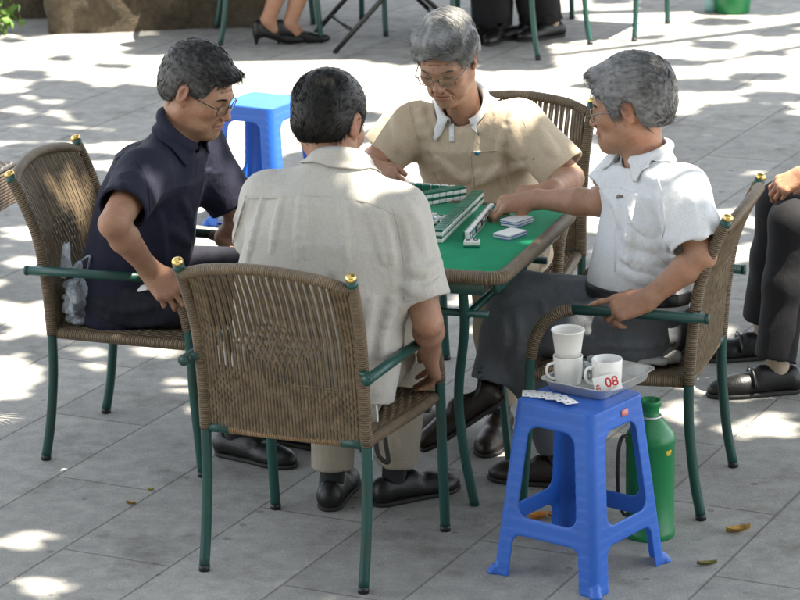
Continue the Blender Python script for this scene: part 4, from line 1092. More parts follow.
def shirt_finish(S, arms, neck, up, nr, slv, Y=None):
    if Y is not None:      # the neckline dips in front
        n = unit(up+Y*.62); q = rcone(neck-up*.12, neck+up*.12, .092, .092)
        S.add((lambda P: np.maximum(q[0](P), -((P-neck)@n)), q[1], q[2]), .006, 's')
    S.add(rcone(neck-up*.03, neck+up*.12, nr, nr+.012), .006, 's')
# colours
SK = dict(A=skin('skin_near', (.35, .195, .125)), B=skin('skin_navy', (.385, .215, .135)), C=skin('skin_tan', (.40, .225, .145)), D=skin('skin_white', (.39, .215, .135)), E=skin('skin_edge', (.42, .22, .13)), F=skin('skin_far', (.38, .21, .13)))
HM = dict(A=hairmat('hair_black', (.003, .0028, .0025), (.010, .009, .008), .3, .95), B=hairmat('hair_greying', (.008, .008, .008), (.17, .165, .16), .40, 1.0),
          C=hairmat('hair_grey', (.075, .075, .075), (.36, .36, .355), .22, .9), D=hairmat('hair_silver', (.035, .034, .034), (.34, .34, .345), .28, .95))
CL = dict(khaki_shirt=cloth('shirt_khaki', (.45, .432, .392), .05), navy=cloth('polo_navy', (.0055, .0065, .024), .12, sheen=0.), navy_tr=cloth('trousers_navy', (.006, .007, .017), .12, sheen=0.), tan=cloth('polo_tan', (.56, .46, .335), .05, 500, .0008),
          white=cloth('shirt_white', (.72, .74, .76), .03), collar_white=cloth('collar_white', (.78, .79, .80), .02), khaki=cloth('trousers_khaki', (.33, .29, .225), .08), tan_tr=cloth('trousers_tan', (.30, .245, .165), .1),
          grey=cloth('trousers_grey', (.115, .125, .14), .12), black=cloth('trousers_black', (.004, .004, .006), .15, sheen=0., crease=4.), dkshirt=cloth('shirt_blue', (.10, .16, .26), .08), skirt=cloth('skirt_dark', (.02, .015, .018), .1))
def bodyparts(c, H, k, neck, arms, hands, core, upv, nr=.056, jaw=1., cheek=1., thick=1., extra=None):
    """continuous skin surface: head, neck, chest core, arms, hands"""
    S = SDF(); S.add(rcone(core[0], core[1], .085, .075), 0)
    S.add(rcone(core[1], neck-upv*.05, .07, .045), .03)
    S.add(rcone(neck-upv*.05, c+H@V(0, -.022, -.055)*k, nr-.004, nr-.001), .03)
    for (sh, el, wr), hd, side in arms:
        S.add(rcone(core[1], sh, .055, .044), .03)
    T = head_sdf(S, c, H, k, jaw, cheek)
    S.add(rcone(c+H@V(0, .045, -.088)*k, neck+H[:, 1]*.022-upv*.01, .022, .026), .03)
    for (sh, el, wr), hd, side in arms: arm_sdf(S, sh, el, wr, hd[0], side, thick)
    for (sh, el, wr), hd, side in arms: hand_sdf(S, wr, hd[0], hd[1], side, hd[2], *hd[3:])
    if extra: extra(S)
    return S, T
REL = [(22, 26, 16), (26, 30, 18), (30, 32, 20), (34, 34, 22)]
FIST = [(62, 75, 45), (66, 80, 45), (70, 80, 45), (74, 80, 45)]
EXTRA = {}
# ------------------------------------------------------------------ A: near man in khaki shirt, back to us
def person_A():
    t = person('man in pale khaki shirt with black hair, sitting with his back to us', tb(-.05, -.66, 0))
    up = unit(tb(0, -.585, 1.08)-tb(-.05, -.66, .5)); X = unit(tb(.2, -.60, 1)-tb(-.2, -.63, 1)); Y = unit(np.cross(EZ, X)); Y = unit(Y-up*(Y@up))
    neck = tb(-.010, -.575, 1.085); c = J(331, 122, b=-.515); H = headframe(60, 22, 4); k = 1.05
    SL, SR = tb(-.205, -.59, .962), tb(.160, -.60, .95)
    eR = J(428, 322, b=-.655); wR = J(430, 352, b=-.49); eL = tb(-.31, -.45, .765); wL = tb(-.12, -.22, .80)
    hR = (unit(V(0, 0, -.75)+E2*.6+E1*-.05), unit(E1*.8+E2*.35+EZ*.2), REL); hL = (unit(E1*.6+E2*.75-EZ*.15), EZ, REL)
    arms = [((SL, eL, wL), hL, 'L'), ((SR, eR, wR), hR, 'R')]
    S, T = bodyparts(c, H, k, neck, arms, None, (tb(-.05, -.62, .55), tb(-.02, -.60, .93)), up, .058)
    sdfobj('body', S, .003, SK['A'], t, T)
    hair(c, H, k, HM['A'], t, dict(th=.013, nape=-.074, side=-.03, n=3000, L=.026, comb=lambda q: V(.15*np.sign(q[0]), -.5, -.55) if q[2] < .06 else V(.35*np.sign(q[0]+.02), -.75, -.1), lift=.25, amp=.0028, puffs=[(0, -.05, .05, .08, .07, .07)]), 21)
    C = [tb(-.065, -.665, .465), tb(-.065, -.672, .50), tb(-.05, -.672, .62), tb(-.04, -.662, .76), tb(-.025, -.64, .88), tb(-.015, -.612, .98), tb(-.010, -.585, 1.05), tb(-.010, -.578, 1.085)]
    W = [.215, .222, .230, .230, .218, .175, .100, .066]; D = [.118, .125, .128, .130, .128, .108, .075, .062]; Df = [.13, .15, .15, .14, .13, .11, .08, .06]
    ar = [(SL, eL, .72), (SR, eR, .80)]; slv = (.076, .076)
    S = shirt_sdf(C, X, Y, W, D, Df, 2.35, ar, neck, .06, 31, .0062, slv, .06)
    # yoke seam, pleats and long soft folds as seen on the back
    pass
    for a in ([(246, 200), (238, 228), (228, 258)], [(262, 199), (255, 230), (247, 262)], [(301, 196), (299, 225), (298, 258)], [(308, 196), (307, 225), (305, 256)], [(282, 198), (277, 222), (272, 250)], [(365, 202), (377, 232), (384, 262)], [(372, 204), (384, 230), (392, 262)], [(381, 208), (391, 235), (398, 264)], [(340, 198), (344, 225), (346, 255)], [(238, 212), (230, 235), (224, 256)]):
        S.fold(a, .0135, .010, True, .2)
    for a in ([(393, 214), (400, 240), (404, 275), (402, 300)], [(330, 280), (345, 315), (352, 350)]): S.fold(a, .012, .022, False)
    for a in ([(300, 150), (318, 158), (345, 158)], [(405, 200), (418, 222), (424, 250)], [(410, 268), (425, 272), (440, 262)], [(404, 285), (420, 292), (438, 285)], [(372, 300), (366, 330), (362, 360)], [(392, 300), (384, 335), (380, 365)]): S.fold(a, .011, .02)
    shirt_finish(S, ar, neck, up, .066, slv, Y)
    sh = sdfobj('shirt', S, .0042, CL['khaki_shirt'], t)
    Rn = np.stack([X, Y, up], 1); Rn = Rn@rotax((1, 0, 0), -.12)
    collar(sh, CL['khaki_shirt'], neck-up*.010+Y*.004, Rn, S, r=.064, stand=.036, fall=(.040, .06))
    for q in ([(238, 198), (275, 198), (320, 196), (365, 202), (397, 215)], [(393, 208), (401, 240), (405, 275), (404, 300)], [(246, 196), (238, 222), (231, 250)], [(406, 302), (425, 292), (443, 272)]): strip(S, q, .005, CL['khaki_shirt'], 'seam', sh)
    pel = tb(-.055, -.655, .50); hp = [tb(-.145, -.63, .49), tb(.035, -.63, .49)]; kn = [tb(-.17, -.24, .52), tb(.06, -.24, .52)]; an = [tb(-.163, -.27, .105), J(397, 462, b=-.205)]
    S = trousers(t, None, pel, EZ, hp, kn, an, seed=41, side=X); 
    for a in ([(362, 398), (372, 410), (388, 408)], [(366, 420), (380, 415), (395, 400)], [(385, 420), (392, 440), (393, 455)]): S.fold(a, .010, .02)
    sdfobj('trousers', S, .006, CL['khaki'], t)
    for (a, d) in ((an[0], E2*.9+E1*-.12), (an[1], E2*.75+E1*.62)):
        q = V(a[0], a[1], 0); shoe('shoe', q-unit(d)*.0, d, M['shoe'], t)
        S = SDF(); S.add(rcone(q+EZ*.07-unit(d)*.012, V(a[0], a[1], .16), .034, .040), 0); sdfobj('sock', S, .005, M['sock_dark'], t)
# ------------------------------------------------------------------ B: man in navy, left
def person_B():
    t = person('man in navy polo shirt with glasses, sitting in profile on the left', tb(-.93, .09, 0))
    F = unit(E1); Sd = -E2   # right side towards us
    c = J(199, 88, b=.10); H = headframe(-22, 24, 0); k = 1.07
    neck = J(181, 130, b=.085); pel = tb(-.93, .08, .50); up = unit(neck-pel); X = unit(-E2*.98+E1*.05); Y = unit(np.cross(up, X))
    SR = J(143, 176, b=-.095); SL = SR+E2*.37+EZ*.012+E1*.02
    eR = reach(113, 224, SR, .27); wR = J(150, 270, b=-.185)
    eL = SL+unit(E1*.45-EZ*.85+E2*.1)*.27; wL = J(224, 238, b=.30)
    hR = (unit(J(172, 296, b=-.19)-wR), unit(-E2*.75+EZ*.6+E1*.15), [(10, 22, 14), (20, 34, 20), (34, 46, 25), (40, 50, 26)], (.1, .0)); hL = (unit(E1*.9-EZ*.3), EZ, REL)
    arms = [((SL, eL, wL), hL, 'L'), ((SR, eR, wR), hR, 'R')]
    S, T = bodyparts(c, H, k, neck, arms, None, (pel+up*.1, neck-up*.16), up, .060, 1.06, 1.08, 1.05)
    sdfobj('body', S, .0027, SK['B'], t, T)
    hair(c, H, k, HM['B'], t, dict(th=.009, nape=-.070, side=-.022, n=3200, L=.022, comb=lambda q: V(.1, .75, .0) if q[2] > .06 else V(0, -.25, -.8), lift=.28, amp=.0026, line=(0, .108, -.038, .078, .070, .100), puffs=[(.0, .073, .078, .05, .028, .015)],
         bias=lambda q: .05-.18*np.tanh((q[:, 2]-.055)/.03)-.1*np.tanh(q[:, 1]/.03)), 22)
    brows(c, H, k, HM['B'], t, 5, shade=.2); glasses(c, H, k, M['frame_dark'], t)
    C = [pel-up*.10, pel, pel+up*.14+Y*-.02, pel+up*.28-Y*.035, pel+up*.40-Y*.025, neck-up*.12-Y*.012, neck-up*.045, neck]
    W = [.190, .195, .192, .190, .188, .165, .098, .066]; D = [.13, .135, .13, .125, .12, .105, .075, .062]; Df = [.15, .17, .17, .15, .13, .11, .075, .06]
    ar = [(SL, eL, .80), (SR, eR, .70)]; slv = (.078, .074)
    S = shirt_sdf(C, X, Y, W, D, Df, 2.3, ar, neck, .06, 51, .0065, slv, .06)
    for a in ([(120, 175), (128, 205), (135, 222)], [(150, 190), (160, 225), (165, 262)], [(100, 230), (120, 250), (150, 262)], [(170, 230), (190, 245), (205, 262)], [(182, 200), (190, 220), (196, 250)]): S.fold(a, .011, .022)
    shirt_finish(S, ar, neck, up, .068, slv, Y)
    sh = sdfobj('polo_shirt', S, .0045, CL['navy'], t)
    Rn = np.stack([X, Y, up], 1)@rotax((1, 0, 0), -.18)
    collar(sh, CL['navy'], neck-up*.004-Y*.002, Rn, S, r=.067, stand=.034, fall=(.050, .078), drop=.006)
    for q in ([(138, 160), (148, 185), (150, 212)], [(104, 204), (120, 213), (138, 218)]): strip(S, q, .006, CL['navy'], 'seam', sh)
    hp = [tb(-.92, .175, .49), tb(-.92, -.015, .485)]; kn = [tb(-.46, .21, .525), tb(-.47, .0, .515)]; an = [tb(-.50, .20, .115), tb(-.57, .03, .115)]
    S = trousers(t, None, pel, EZ, hp, kn, an, r=(.102, .078, .066, .060), seed=61, side=-E2)
    for a in ([(95, 300), (125, 310), (160, 305)], [(110, 285), (140, 296), (170, 300)], [(100, 315), (130, 325), (165, 322)]): S.fold(a, .010, .02)
    tr = sdfobj('trousers', S, .006, CL['navy_tr'], t)
    P, N, ok = S.hits([(143, 291)]); m = MB(); q = P[0]; xx = unit(E1*.95+EZ*.25); yy = unit(np.cross(N[0], xx))
    m.add([q-xx*.024-yy*.002+N[0]*.004, q+xx*.028-yy*.006+N[0]*.010, q+xx*.020+yy*.016+N[0]*.014, q-xx*.008+yy*.012+N[0]*.012], [(0, 1, 2, 3)]); pp = wbuild(m, 'pocket_paper', M['card'], tr); sd = pp.modifiers.new('th', 'SOLIDIFY'); sd.thickness = .002
    for a, d in ((an[0], E1*.95-E2*.1), (an[1], E1*.95-E2*.22)):
        q = V(a[0], a[1], 0); shoe('shoe', q, d, M['shoe'], t)
        S = SDF(); S.add(rcone(q+EZ*.07-unit(d)*.012, V(a[0], a[1], .16), .034, .040), 0); sdfobj('sock', S, .005, M['sock_dark'], t)
# ------------------------------------------------------------------ C: man in tan polo, far side, facing us
def person_C():
    t = person('grey haired man in tan polo shirt with white collar, facing us across the table', tb(-.02, .86, 0))
    c = J(447, 57, b=.575); H = headframe(-113, 27, -3); k = 1.05
    neck = J(463, 103, b=.67); pel = tb(-.02, .84, .50); up = unit(neck-pel); X = unit(-E1*.985+E2*-.03); Y = unit(np.cross(up, X))
    SR = J(408, 125, b=.675); SL = J(519, 125, b=.675)
    eR = J(380, 156, b=.63); wR = J(366, 167, b=.47); eL = J(571, 178, b=.64); wL = J(551, 190, b=.41)
    hR = (unit(J(386, 178, b=.43)-wR), unit(EZ*.75-E2*.65), [(50, 62, 35), (55, 66, 38), (58, 70, 40), (62, 72, 40)]); hL = (unit(-E1*.8-E2*.2-EZ*.08), unit(EZ-E2*.1), FIST)
    arms = [((SL, eL, wL), hL, 'L'), ((SR, eR, wR), hR, 'R')]
    S, T = bodyparts(c, H, k, neck, arms, None, (pel+up*.1, neck-up*.16), up, .056, .98, 1.0, 1.0)
    sdfobj('body', S, .0025, SK['C'], t, T)
    part = lambda q: V(-.85, .30, 0) if q[2] > .05 and q[0] < .032 else (V(.6, -.35, -.3) if q[2] > .05 else V(.0, -.6, -.6))
    hair(c, H, k, HM['C'], t, dict(th=.014, nape=-.060, side=-.030, n=4600, L=.040, comb=part, lift=.22, rad=.0009, amp=.0024, freq=(120, 30, 90), line=(0, .106, -.040, .0735, .070, .104), puffs=[(-.02, .055, .098, .062, .045, .026), (.045, .02, .085, .04, .06, .035), (-.075, .0, .045, .018, .05, .04), (.075, .0, .045, .018, .05, .04)]), 23)
    brows(c, H, k, HM['C'], t, 6, 42, shade=.12); glasses(c, H, k, M['frame_metal'], t)
    C = [pel-up*.08, pel, pel+up*.13-Y*.01, pel+up*.26-Y*.01, neck-up*.22-Y*.005, neck-up*.11, neck-up*.042, neck]
    W = [.180, .183, .178, .176, .180, .160, .095, .064]; D = [.12, .13, .125, .12, .12, .105, .075, .06]; Df = [.14, .15, .145, .135, .125, .108, .075, .058]
    ar = [(SL, eL, .86), (SR, eR, .92)]; slv = (.074, .079)
    S = shirt_sdf(C, X, Y, W, D, Df, 2.3, ar, neck, .06, 71, .0050, slv, .055)
    for a in ([(420, 100), (424, 135), (432, 170)], [(515, 105), (512, 130), (522, 155)], [(505, 130), (500, 160), (505, 185)], [(440, 160), (460, 178), (490, 180)], [(470, 175), (500, 172), (525, 165)], [(395, 120), (400, 135), (398, 150)], [(540, 130), (548, 145), (556, 155)]): S.fold(a, .011, .022)
    for a in ([(430, 130), (436, 160), (446, 186)], [(500, 165), (490, 178), (470, 188)]): S.fold(a, .012, .012, True, .3)
    shirt_finish(S, ar, neck, up, .064, slv, Y)
    # V opening at the throat
    vN = neck+Y*.075-up*.03
    S.add(rcone(neck+Y*.05+up*.02, neck+Y*.105-up*.055, .036, .010), .006, 's')
    sh = sdfobj('polo_shirt', S, .0042, CL['tan'], t)
    # placket, buttons, pocket badge traced onto the chest
    strip(S, [(450, 110), (451, 120), (452, 130), (452, 142)], .016, CL['collar_white'], 'placket', sh, .0035)
    for uv in ((450, 122), (452, 136)):
        P, N, ok = S.hits([uv]); m = MB(); m.lathe([(0, .006), (.0045, .006), (.005, .003), (.005, 0)], P[0], 12, R=frame(E1, N[0])); wbuild(m, 'button', M['porcelain'], sh)
    P, N, ok = S.hits([(477, 153)]); m = MB(); m.lathe([(0, .0035), (.007, .0035), (.007, 0)], P[0], 10, R=frame(E1, N[0])); wbuild(m, 'badge', M['ink_blue'], sh)
    Rn = np.stack([X, Y, up], 1)@rotax((1, 0, 0), -.30)
    collar(sh, CL['collar_white'], neck-up*.006-Y*.002, Rn, S, r=.064, stand=.032, fall=(.050, .092), drop=.006, amax=2.70, spread=.30)
    for q in ([(470, 152), (488, 151), (505, 150)], [(470, 152), (471, 170), (474, 186)], [(505, 150), (507, 168), (508, 184)], [(518, 108), (526, 128), (534, 160)], [(408, 106), (414, 126), (420, 140)]): strip(S, q, .005, CL['tan'], 'seam', sh)
    hp = [tb(.07, .80, .49), tb(-.11, .80, .49)]; kn = [tb(.13, .36, .53), tb(-.12, .34, .53)]; an = [tb(.12, .42, .115), tb(-.13, .40, .115)]
    S = trousers(t, None, pel, EZ, hp, kn, an, seed=81, side=-E1)
    for a in ([(520, 255), (530, 268), (545, 270)], [(515, 275), (528, 285), (540, 282)], [(540, 255), (548, 268), (552, 280)]): S.fold(a, .012, .02)
    sdfobj('trousers', S, .006, CL['tan_tr'], t)
    for a, d in ((an[0], -E2+E1*.1), (an[1], -E2-E1*.1)):
        q = V(a[0], a[1], 0); shoe('shoe', q, d, M['shoe_brown'], t)
        S = SDF(); S.add(rcone(q+EZ*.07-unit(d)*.012, V(a[0], a[1], .16), .034, .040), 0); sdfobj('sock', S, .005, M['sock_dark'], t)
    SPOTS.extend([(SR+EZ*.07, .13), (SL+EZ*.07, .12), (c+EZ*.1, .09)])
# ------------------------------------------------------------------ D: man in white shirt, right
def person_D():
    t = person('silver haired man in white short sleeved shirt and grey trousers, in profile on the right', tb(.66, .10, 0))
    c = J(630, 104, b=.155); H = headframe(163, 10, 0); k = 1.07
    neck = J(646, 152, b=.145); pel = tb(.635, .10, .49); up = unit(neck-pel); X = unit(E2*.985+E1*.12); Y = unit(np.cross(up, X))
    SL = J(682, 192, b=-.03); SR = J(631, 172, b=.22); X = unit((SR-SL)-up*((SR-SL)@up)); Y = unit(np.cross(up, X))
    eL = J(702, 256, b=-.115); wL = J(647, 300, b=-.15)
    wR = J(532, 199, z=.795); eR = J(600, 203, z=.815)
    hL = (unit(J(596, 314, b=-.17)-wL), unit(EZ*.72-E2*.70), [(2, 12, 8), (34, 48, 24), (42, 54, 26), (46, 54, 26)], (.05, .1)); hR = (unit(J(493, 205, z=.785)-wR), unit(EZ*.93-E2*.22), [(34, 46, 24), (44, 56, 30), (54, 64, 32), (60, 66, 34)], (-.3, .55))
    arms = [((SL, eL, wL), hL, 'L'), ((SR, eR, wR), hR, 'R')]
    S, T = bodyparts(c, H, k, neck, arms, None, (pel+up*.1, neck-up*.16), up, .056, 1., 1.0, .98)
    sdfobj('body', S, .0026, SK['D'], t, T)
    cb = lambda q: (V(.25, .65, .0) if q[1] > .04 else V(.15*np.sign(q[0]), -.75, .0)) if q[2] > .05 else V(0, -.65, -.6)
    hair(c, H, k, HM['D'], t, dict(th=.017, nape=-.070, side=-.030, n=3800, L=.027, comb=cb, lift=.16, amp=.0030, rad=.0012, lump=1., line=(0, .110, -.036, .078, .068, .100), puffs=[(0, .068, .090, .056, .036, .021), (0, -.05, .055, .080, .07, .068)],
         bias=lambda q: -.04-.15*np.tanh((-.05-q[:, 1])/.03)), 24)
    brows(c, H, k, HM['B'], t, 7, shade=.4); glasses(c, H, k, M['frame_metal'], t)
    C = [pel+up*.06, pel+up*.085, pel+up*.15, pel+up*.27-Y*.012, pel+up*.39-Y*.02, neck-up*.115-Y*.012, neck-up*.042-Y*.004, neck]
    W = [.172, .174, .172, .172, .172, .150, .092, .064]; D = [.115, .12, .12, .122, .118, .10, .07, .058]; Df = [.125, .14, .135, .12, .112, .098, .07, .056]
    ar = [(SL, eL, .84), (SR, eR, .74)]; slv = (.074, .079)
    S = shirt_sdf(C, X, Y, W, D, Df, 2.3, ar, neck, .06, 91, .0085, slv, .055)
    for a in ([(632, 200), (640, 225), (660, 235)], [(625, 235), (650, 245), (672, 238)], [(622, 255), (650, 262), (680, 255)], [(620, 270), (648, 280), (684, 275)], [(660, 190), (664, 220), (668, 250)], [(690, 200), (697, 222), (700, 240)], [(610, 195), (618, 208), (622, 225)], [(640, 170), (655, 180), (668, 178)], [(628, 215), (630, 235), (628, 258)], [(700, 190), (706, 210), (706, 235)]): S.fold(a, .012, .022)
    for a in ([(640, 235), (655, 250), (672, 262)], [(622, 258), (640, 268), (668, 272)], [(628, 205), (634, 222), (650, 236)], [(645, 262), (660, 274), (684, 280)]): S.fold(a, .010, .010, True, .25)
    shirt_finish(S, ar, neck, up, .064, slv, Y)
    S.add(rcone(neck+Y*.05+up*.02, neck+Y*.10-up*.045, .034, .010), .006, 's')
    sh = sdfobj('shirt', S, .0042, CL['white'], t)
    P, N, ok = S.hits([(622, 188), (616, 190), (617, 199), (624, 197)]); m = MB()
    m.add([p+n*.003 for p, n in zip(P, N)], [(0, 1, 2, 3)]); o = wbuild(m, 'chest_patch', simple('patch_grey', (.22, .20, .18), .8), sh); sd = o.modifiers.new('th', 'SOLIDIFY'); sd.thickness = .002
    Rn = np.stack([X, Y, up], 1)@rotax((1, 0, 0), -.16)
    collar(sh, CL['white'], neck-up*.010, Rn, S, r=.063, stand=.034, fall=(.050, .082), drop=.006)
    for q in ([(655, 170), (662, 195), (664, 225), (660, 250)], [(622, 222), (640, 224), (660, 222)], [(622, 222), (624, 245), (626, 262)], [(617, 205), (616, 235), (615, 272)], [(668, 262), (690, 250), (710, 236)]): strip(S, q, .005, CL['white'], 'seam', sh)
    hp = [tb(.64, .0, .485), tb(.64, .19, .495)]; kn = [tb(.27, -.02, .50), J(506, 296, b=.08)+EZ*.0]; an = [tb(.42, -.01, .115), J(486, 384, b=-.02)]
    kn = [tb(.31, .0, .475), tb(.275, .07, .555)]; an = [tb(.405, .055, .115), J(491, 382, b=-.02)]
    S = trousers(t, None, pel, EZ, hp, kn, an, r=(.095, .070, .060, .058), seed=101, side=E2)
    for a in ([(640, 285), (625, 300), (600, 305)], [(560, 290), (575, 305), (600, 318)], [(550, 330), (590, 335), (640, 325)], [(600, 345), (640, 345), (675, 340)], [(520, 290), (540, 300), (545, 315)], [(500, 310), (505, 335), (500, 360)], [(515, 310), (520, 340), (512, 370)], [(630, 292), (650, 305), (672, 308)], [(585, 288), (600, 300), (612, 320)], [(535, 285), (560, 282), (590, 284)]): S.fold(a, .012, .014, True, .4)
    tr = sdfobj('trousers', S, .006, CL['grey'], t)
    bp = pel+up*.098; m = MB(); ring = []
    for i in range(49):
        a = 2*pi*i/48; ring.append(bp+X*.186*cos(a)+Y*(.128 if sin(a) < 0 else .146)*sin(a))
    m.tube(ring, .0035, 8, cap=False, flat=5.); wbuild(m, 'belt', M['black_plastic'], tr)
    q = V(an[0][0], an[0][1], 0); d0 = -E1*.93-E2*.05; shoe('shoe', q, d0, M['shoe_brown'], t)
    S = SDF(); S.add(rcone(q+EZ*.07-unit(d0)*.012, q+EZ*.17, .034, .040), 0); sdfobj('sock', S, .005, M['sock_dark'], t)
    d = unit(an[1]-kn[1]); d1 = unit(-E1*.72-E2*.25-EZ*.50); heel = an[1]+d*.095
    shoe_o = shoe('shoe', heel, d1, M['shoe_brown'], t)
    S = SDF(); S.add(rcone(an[1]-d*.04, heel-d*.04, .040, .035), 0); sdfobj('sock', S, .005, M['sock_dark'], t)
    SPOTS.extend([(SL+EZ*.08, .13), (neck-Y*.1-EZ*.05, .12), (SL-Y*.08-EZ*.05, .1), (neck-Y*.12-EZ*.2, .08)])
# ------------------------------------------------------------------ simple seated figure for the people cut by the frame
def seated(label, pel, yaw, knees, ankles, hands, skin_m, hair_m, tr_m, sh_m, sock_m, shoe_m, cat='person', bare=False, heel=False, head_yaw=None, vox=1., style=None, neckh=.57):
    t = person(label, pel); f = V(cos(yaw), sin(yaw), 0); X = V(sin(yaw), -cos(yaw), 0); up = unit(EZ+f*.06)
    neck = pel+up*neckh; Y = unit(np.cross(up, X)); c = neck+EZ*.135+f*.045; H = headframe(math.degrees(yaw if head_yaw is None else head_yaw), 14)
    SL, SR = neck-up*.085-X*.175, neck-up*.085+X*.175; arms = []
    for sh, (w, hd), sd in ((SL, hands[0], 'L'), (SR, hands[1], 'R')):
        m = (sh+w)/2; L = np.linalg.norm(w-sh); dn = unit(V(0, 0, -1)-f*.5+(X if sd == 'R' else -X)*.5); dn = unit(dn-unit(w-sh)*(dn@unit(w-sh))); e = m+dn*math.sqrt(max(.001, .275**2-L*L/4)); arms.append(((sh, e, w), hd, sd))
    S, T = bodyparts(c, H, 1.03, neck, arms, None, (pel+up*.1, neck-up*.16), up, .055)
    if bare:
        for kn, an in zip(knees, ankles):
            S.add(rcone(pel+up*.1, pel+up*.02, .09, .08), .02); S.add(rcone(pel, kn, .085, .058), .03); S.add(rcone(kn, kn*.68+an*.32, .054, .056), .03); S.add(rcone(kn*.68+an*.32, an, .056, .034), .03); S.add(rcone(an, an-EZ*.045+f*.03, .036, .034), .02)
    sdfobj('body', S, .0032*vox, skin_m, t, T)
    hair(c, H, 1.03, hair_m, t, style or dict(n=800, comb=lambda q: V(0, -.5, -.7)), 31)
    C = [pel-up*.06, pel+up*.05, pel+up*.2, pel+up*.36, neck-up*.11, neck-up*.04, neck]; W = [.18, .18, .175, .182, .178, .10, .066]; D = [.12, .125, .12, .118, .1, .07, .058]
    ar = [(arms[0][0][0], arms[0][0][1], .85), (arms[1][0][0], arms[1][0][1], .85)]
    S = shirt_sdf(C, X, Y, W, D, [d*1.1 for d in D], 2.3, ar, neck, .06, 111, .004, (.084, .076), .055); shirt_finish(S, ar, neck, up, .064, (.084, .076))
    sh = sdfobj('shirt', S, .006*vox, sh_m, t)
    collar(sh, sh_m, neck-up*.01, np.stack([X, Y, up], 1)@rotax((1, 0, 0), -.15), S, n=24)
    hp = [pel-X*.09, pel+X*.09]
    if not bare: S = trousers(t, None, pel, EZ, hp, knees, ankles, seed=121, side=X, r=(.098, .078, .068, .064)); sdfobj('trousers', S, .006*vox, tr_m, t)
    else: S = trousers(t, None, pel, EZ, hp, [k+(p_-k)*.12 for k, p_ in zip(knees, hp)], [k+(p_-k)*.05 for k, p_ in zip(knees, hp)], seed=121, side=X, r=(.105, .088, .085, .082)); sdfobj('skirt', S, .007*vox, tr_m, t)
    return t, f, X
def foot(t, an, d, shoe_m, sock_m, socktop=.17, L=.27):
    q = V(an[0], an[1], 0); o = shoe('shoe', q, d, shoe_m, t, L)
    if sock_m: S = SDF(); S.add(rcone(q+EZ*.06-unit(d)*.012, V(an[0], an[1], socktop), .033, .042), 0); sdfobj('sock', S, .005, sock_m, t)
    return o
def person_E():
    yaw = pi-.12; f = V(cos(yaw), sin(yaw), 0)
    aN, aF = J(775, 378, y=8.98), J(762, 330, y=9.36); kN, kF = J(795, 222, y=9.02), J(782, 206, y=9.30)
    aN[2] = .115; aF[2] = .13
    pel = (kN+kF)/2-f*.43+EZ*-.03; pel[2] = .50
    wN = J(806, 176, y=9.02)+EZ*.01
    h1 = (wN, (unit(f*.9-EZ*.5), unit(EZ*.6+f*.5-V(0, .5, 0)), [(30, 40, 25), (34, 44, 26), (40, 46, 28), (44, 46, 28)], (0, .3))); h2 = (kF+EZ*.10-f*.12, (unit(f*.95-EZ*.2), EZ, REL))
    X = V(sin(yaw), -cos(yaw), 0)   # right side of a figure facing left points away from us
    t, f, X = seated('man in black trousers and dark loafers, cut off by the right edge, hand on knee', pel, yaw, [kN, kF], [aN, aF], [h1, h2], SK['E'], HM['A'], CL['black'], CL['white'], None, None)
    o = foot(t, aN, -V(1, .18, 0), M['shoe'], M['sock_beige'], .2, .29); o2 = foot(t, aF, -V(1, .12, 0), M['shoe'], M['sock_beige'], .2, .28)
    for o_, a, d in ((o, aN, -V(1, .18, 0)), (o2, aF, -V(1, .12, 0))):   # strap with a buckle
        d = unit(d); q = V(a[0], a[1], 0)+d*.075; s_ = V(-d[1], d[0], 0); m = MB()
        m.tube([q+s_*.043*cos(a_)+EZ*(.028+.054*sin(a_)) for a_ in np.linspace(.1, pi-.1, 12)], .004, 8, flat=3.4); st = wbuild(m, 'strap', M['black_plastic'], o_)
        m = MB(); m.box(q+EZ*.082-s_*.004, (.018, .014, .006), rotz(math.atan2(d[1], d[0])), .002); wbuild(m, 'buckle', M['steel'], st)
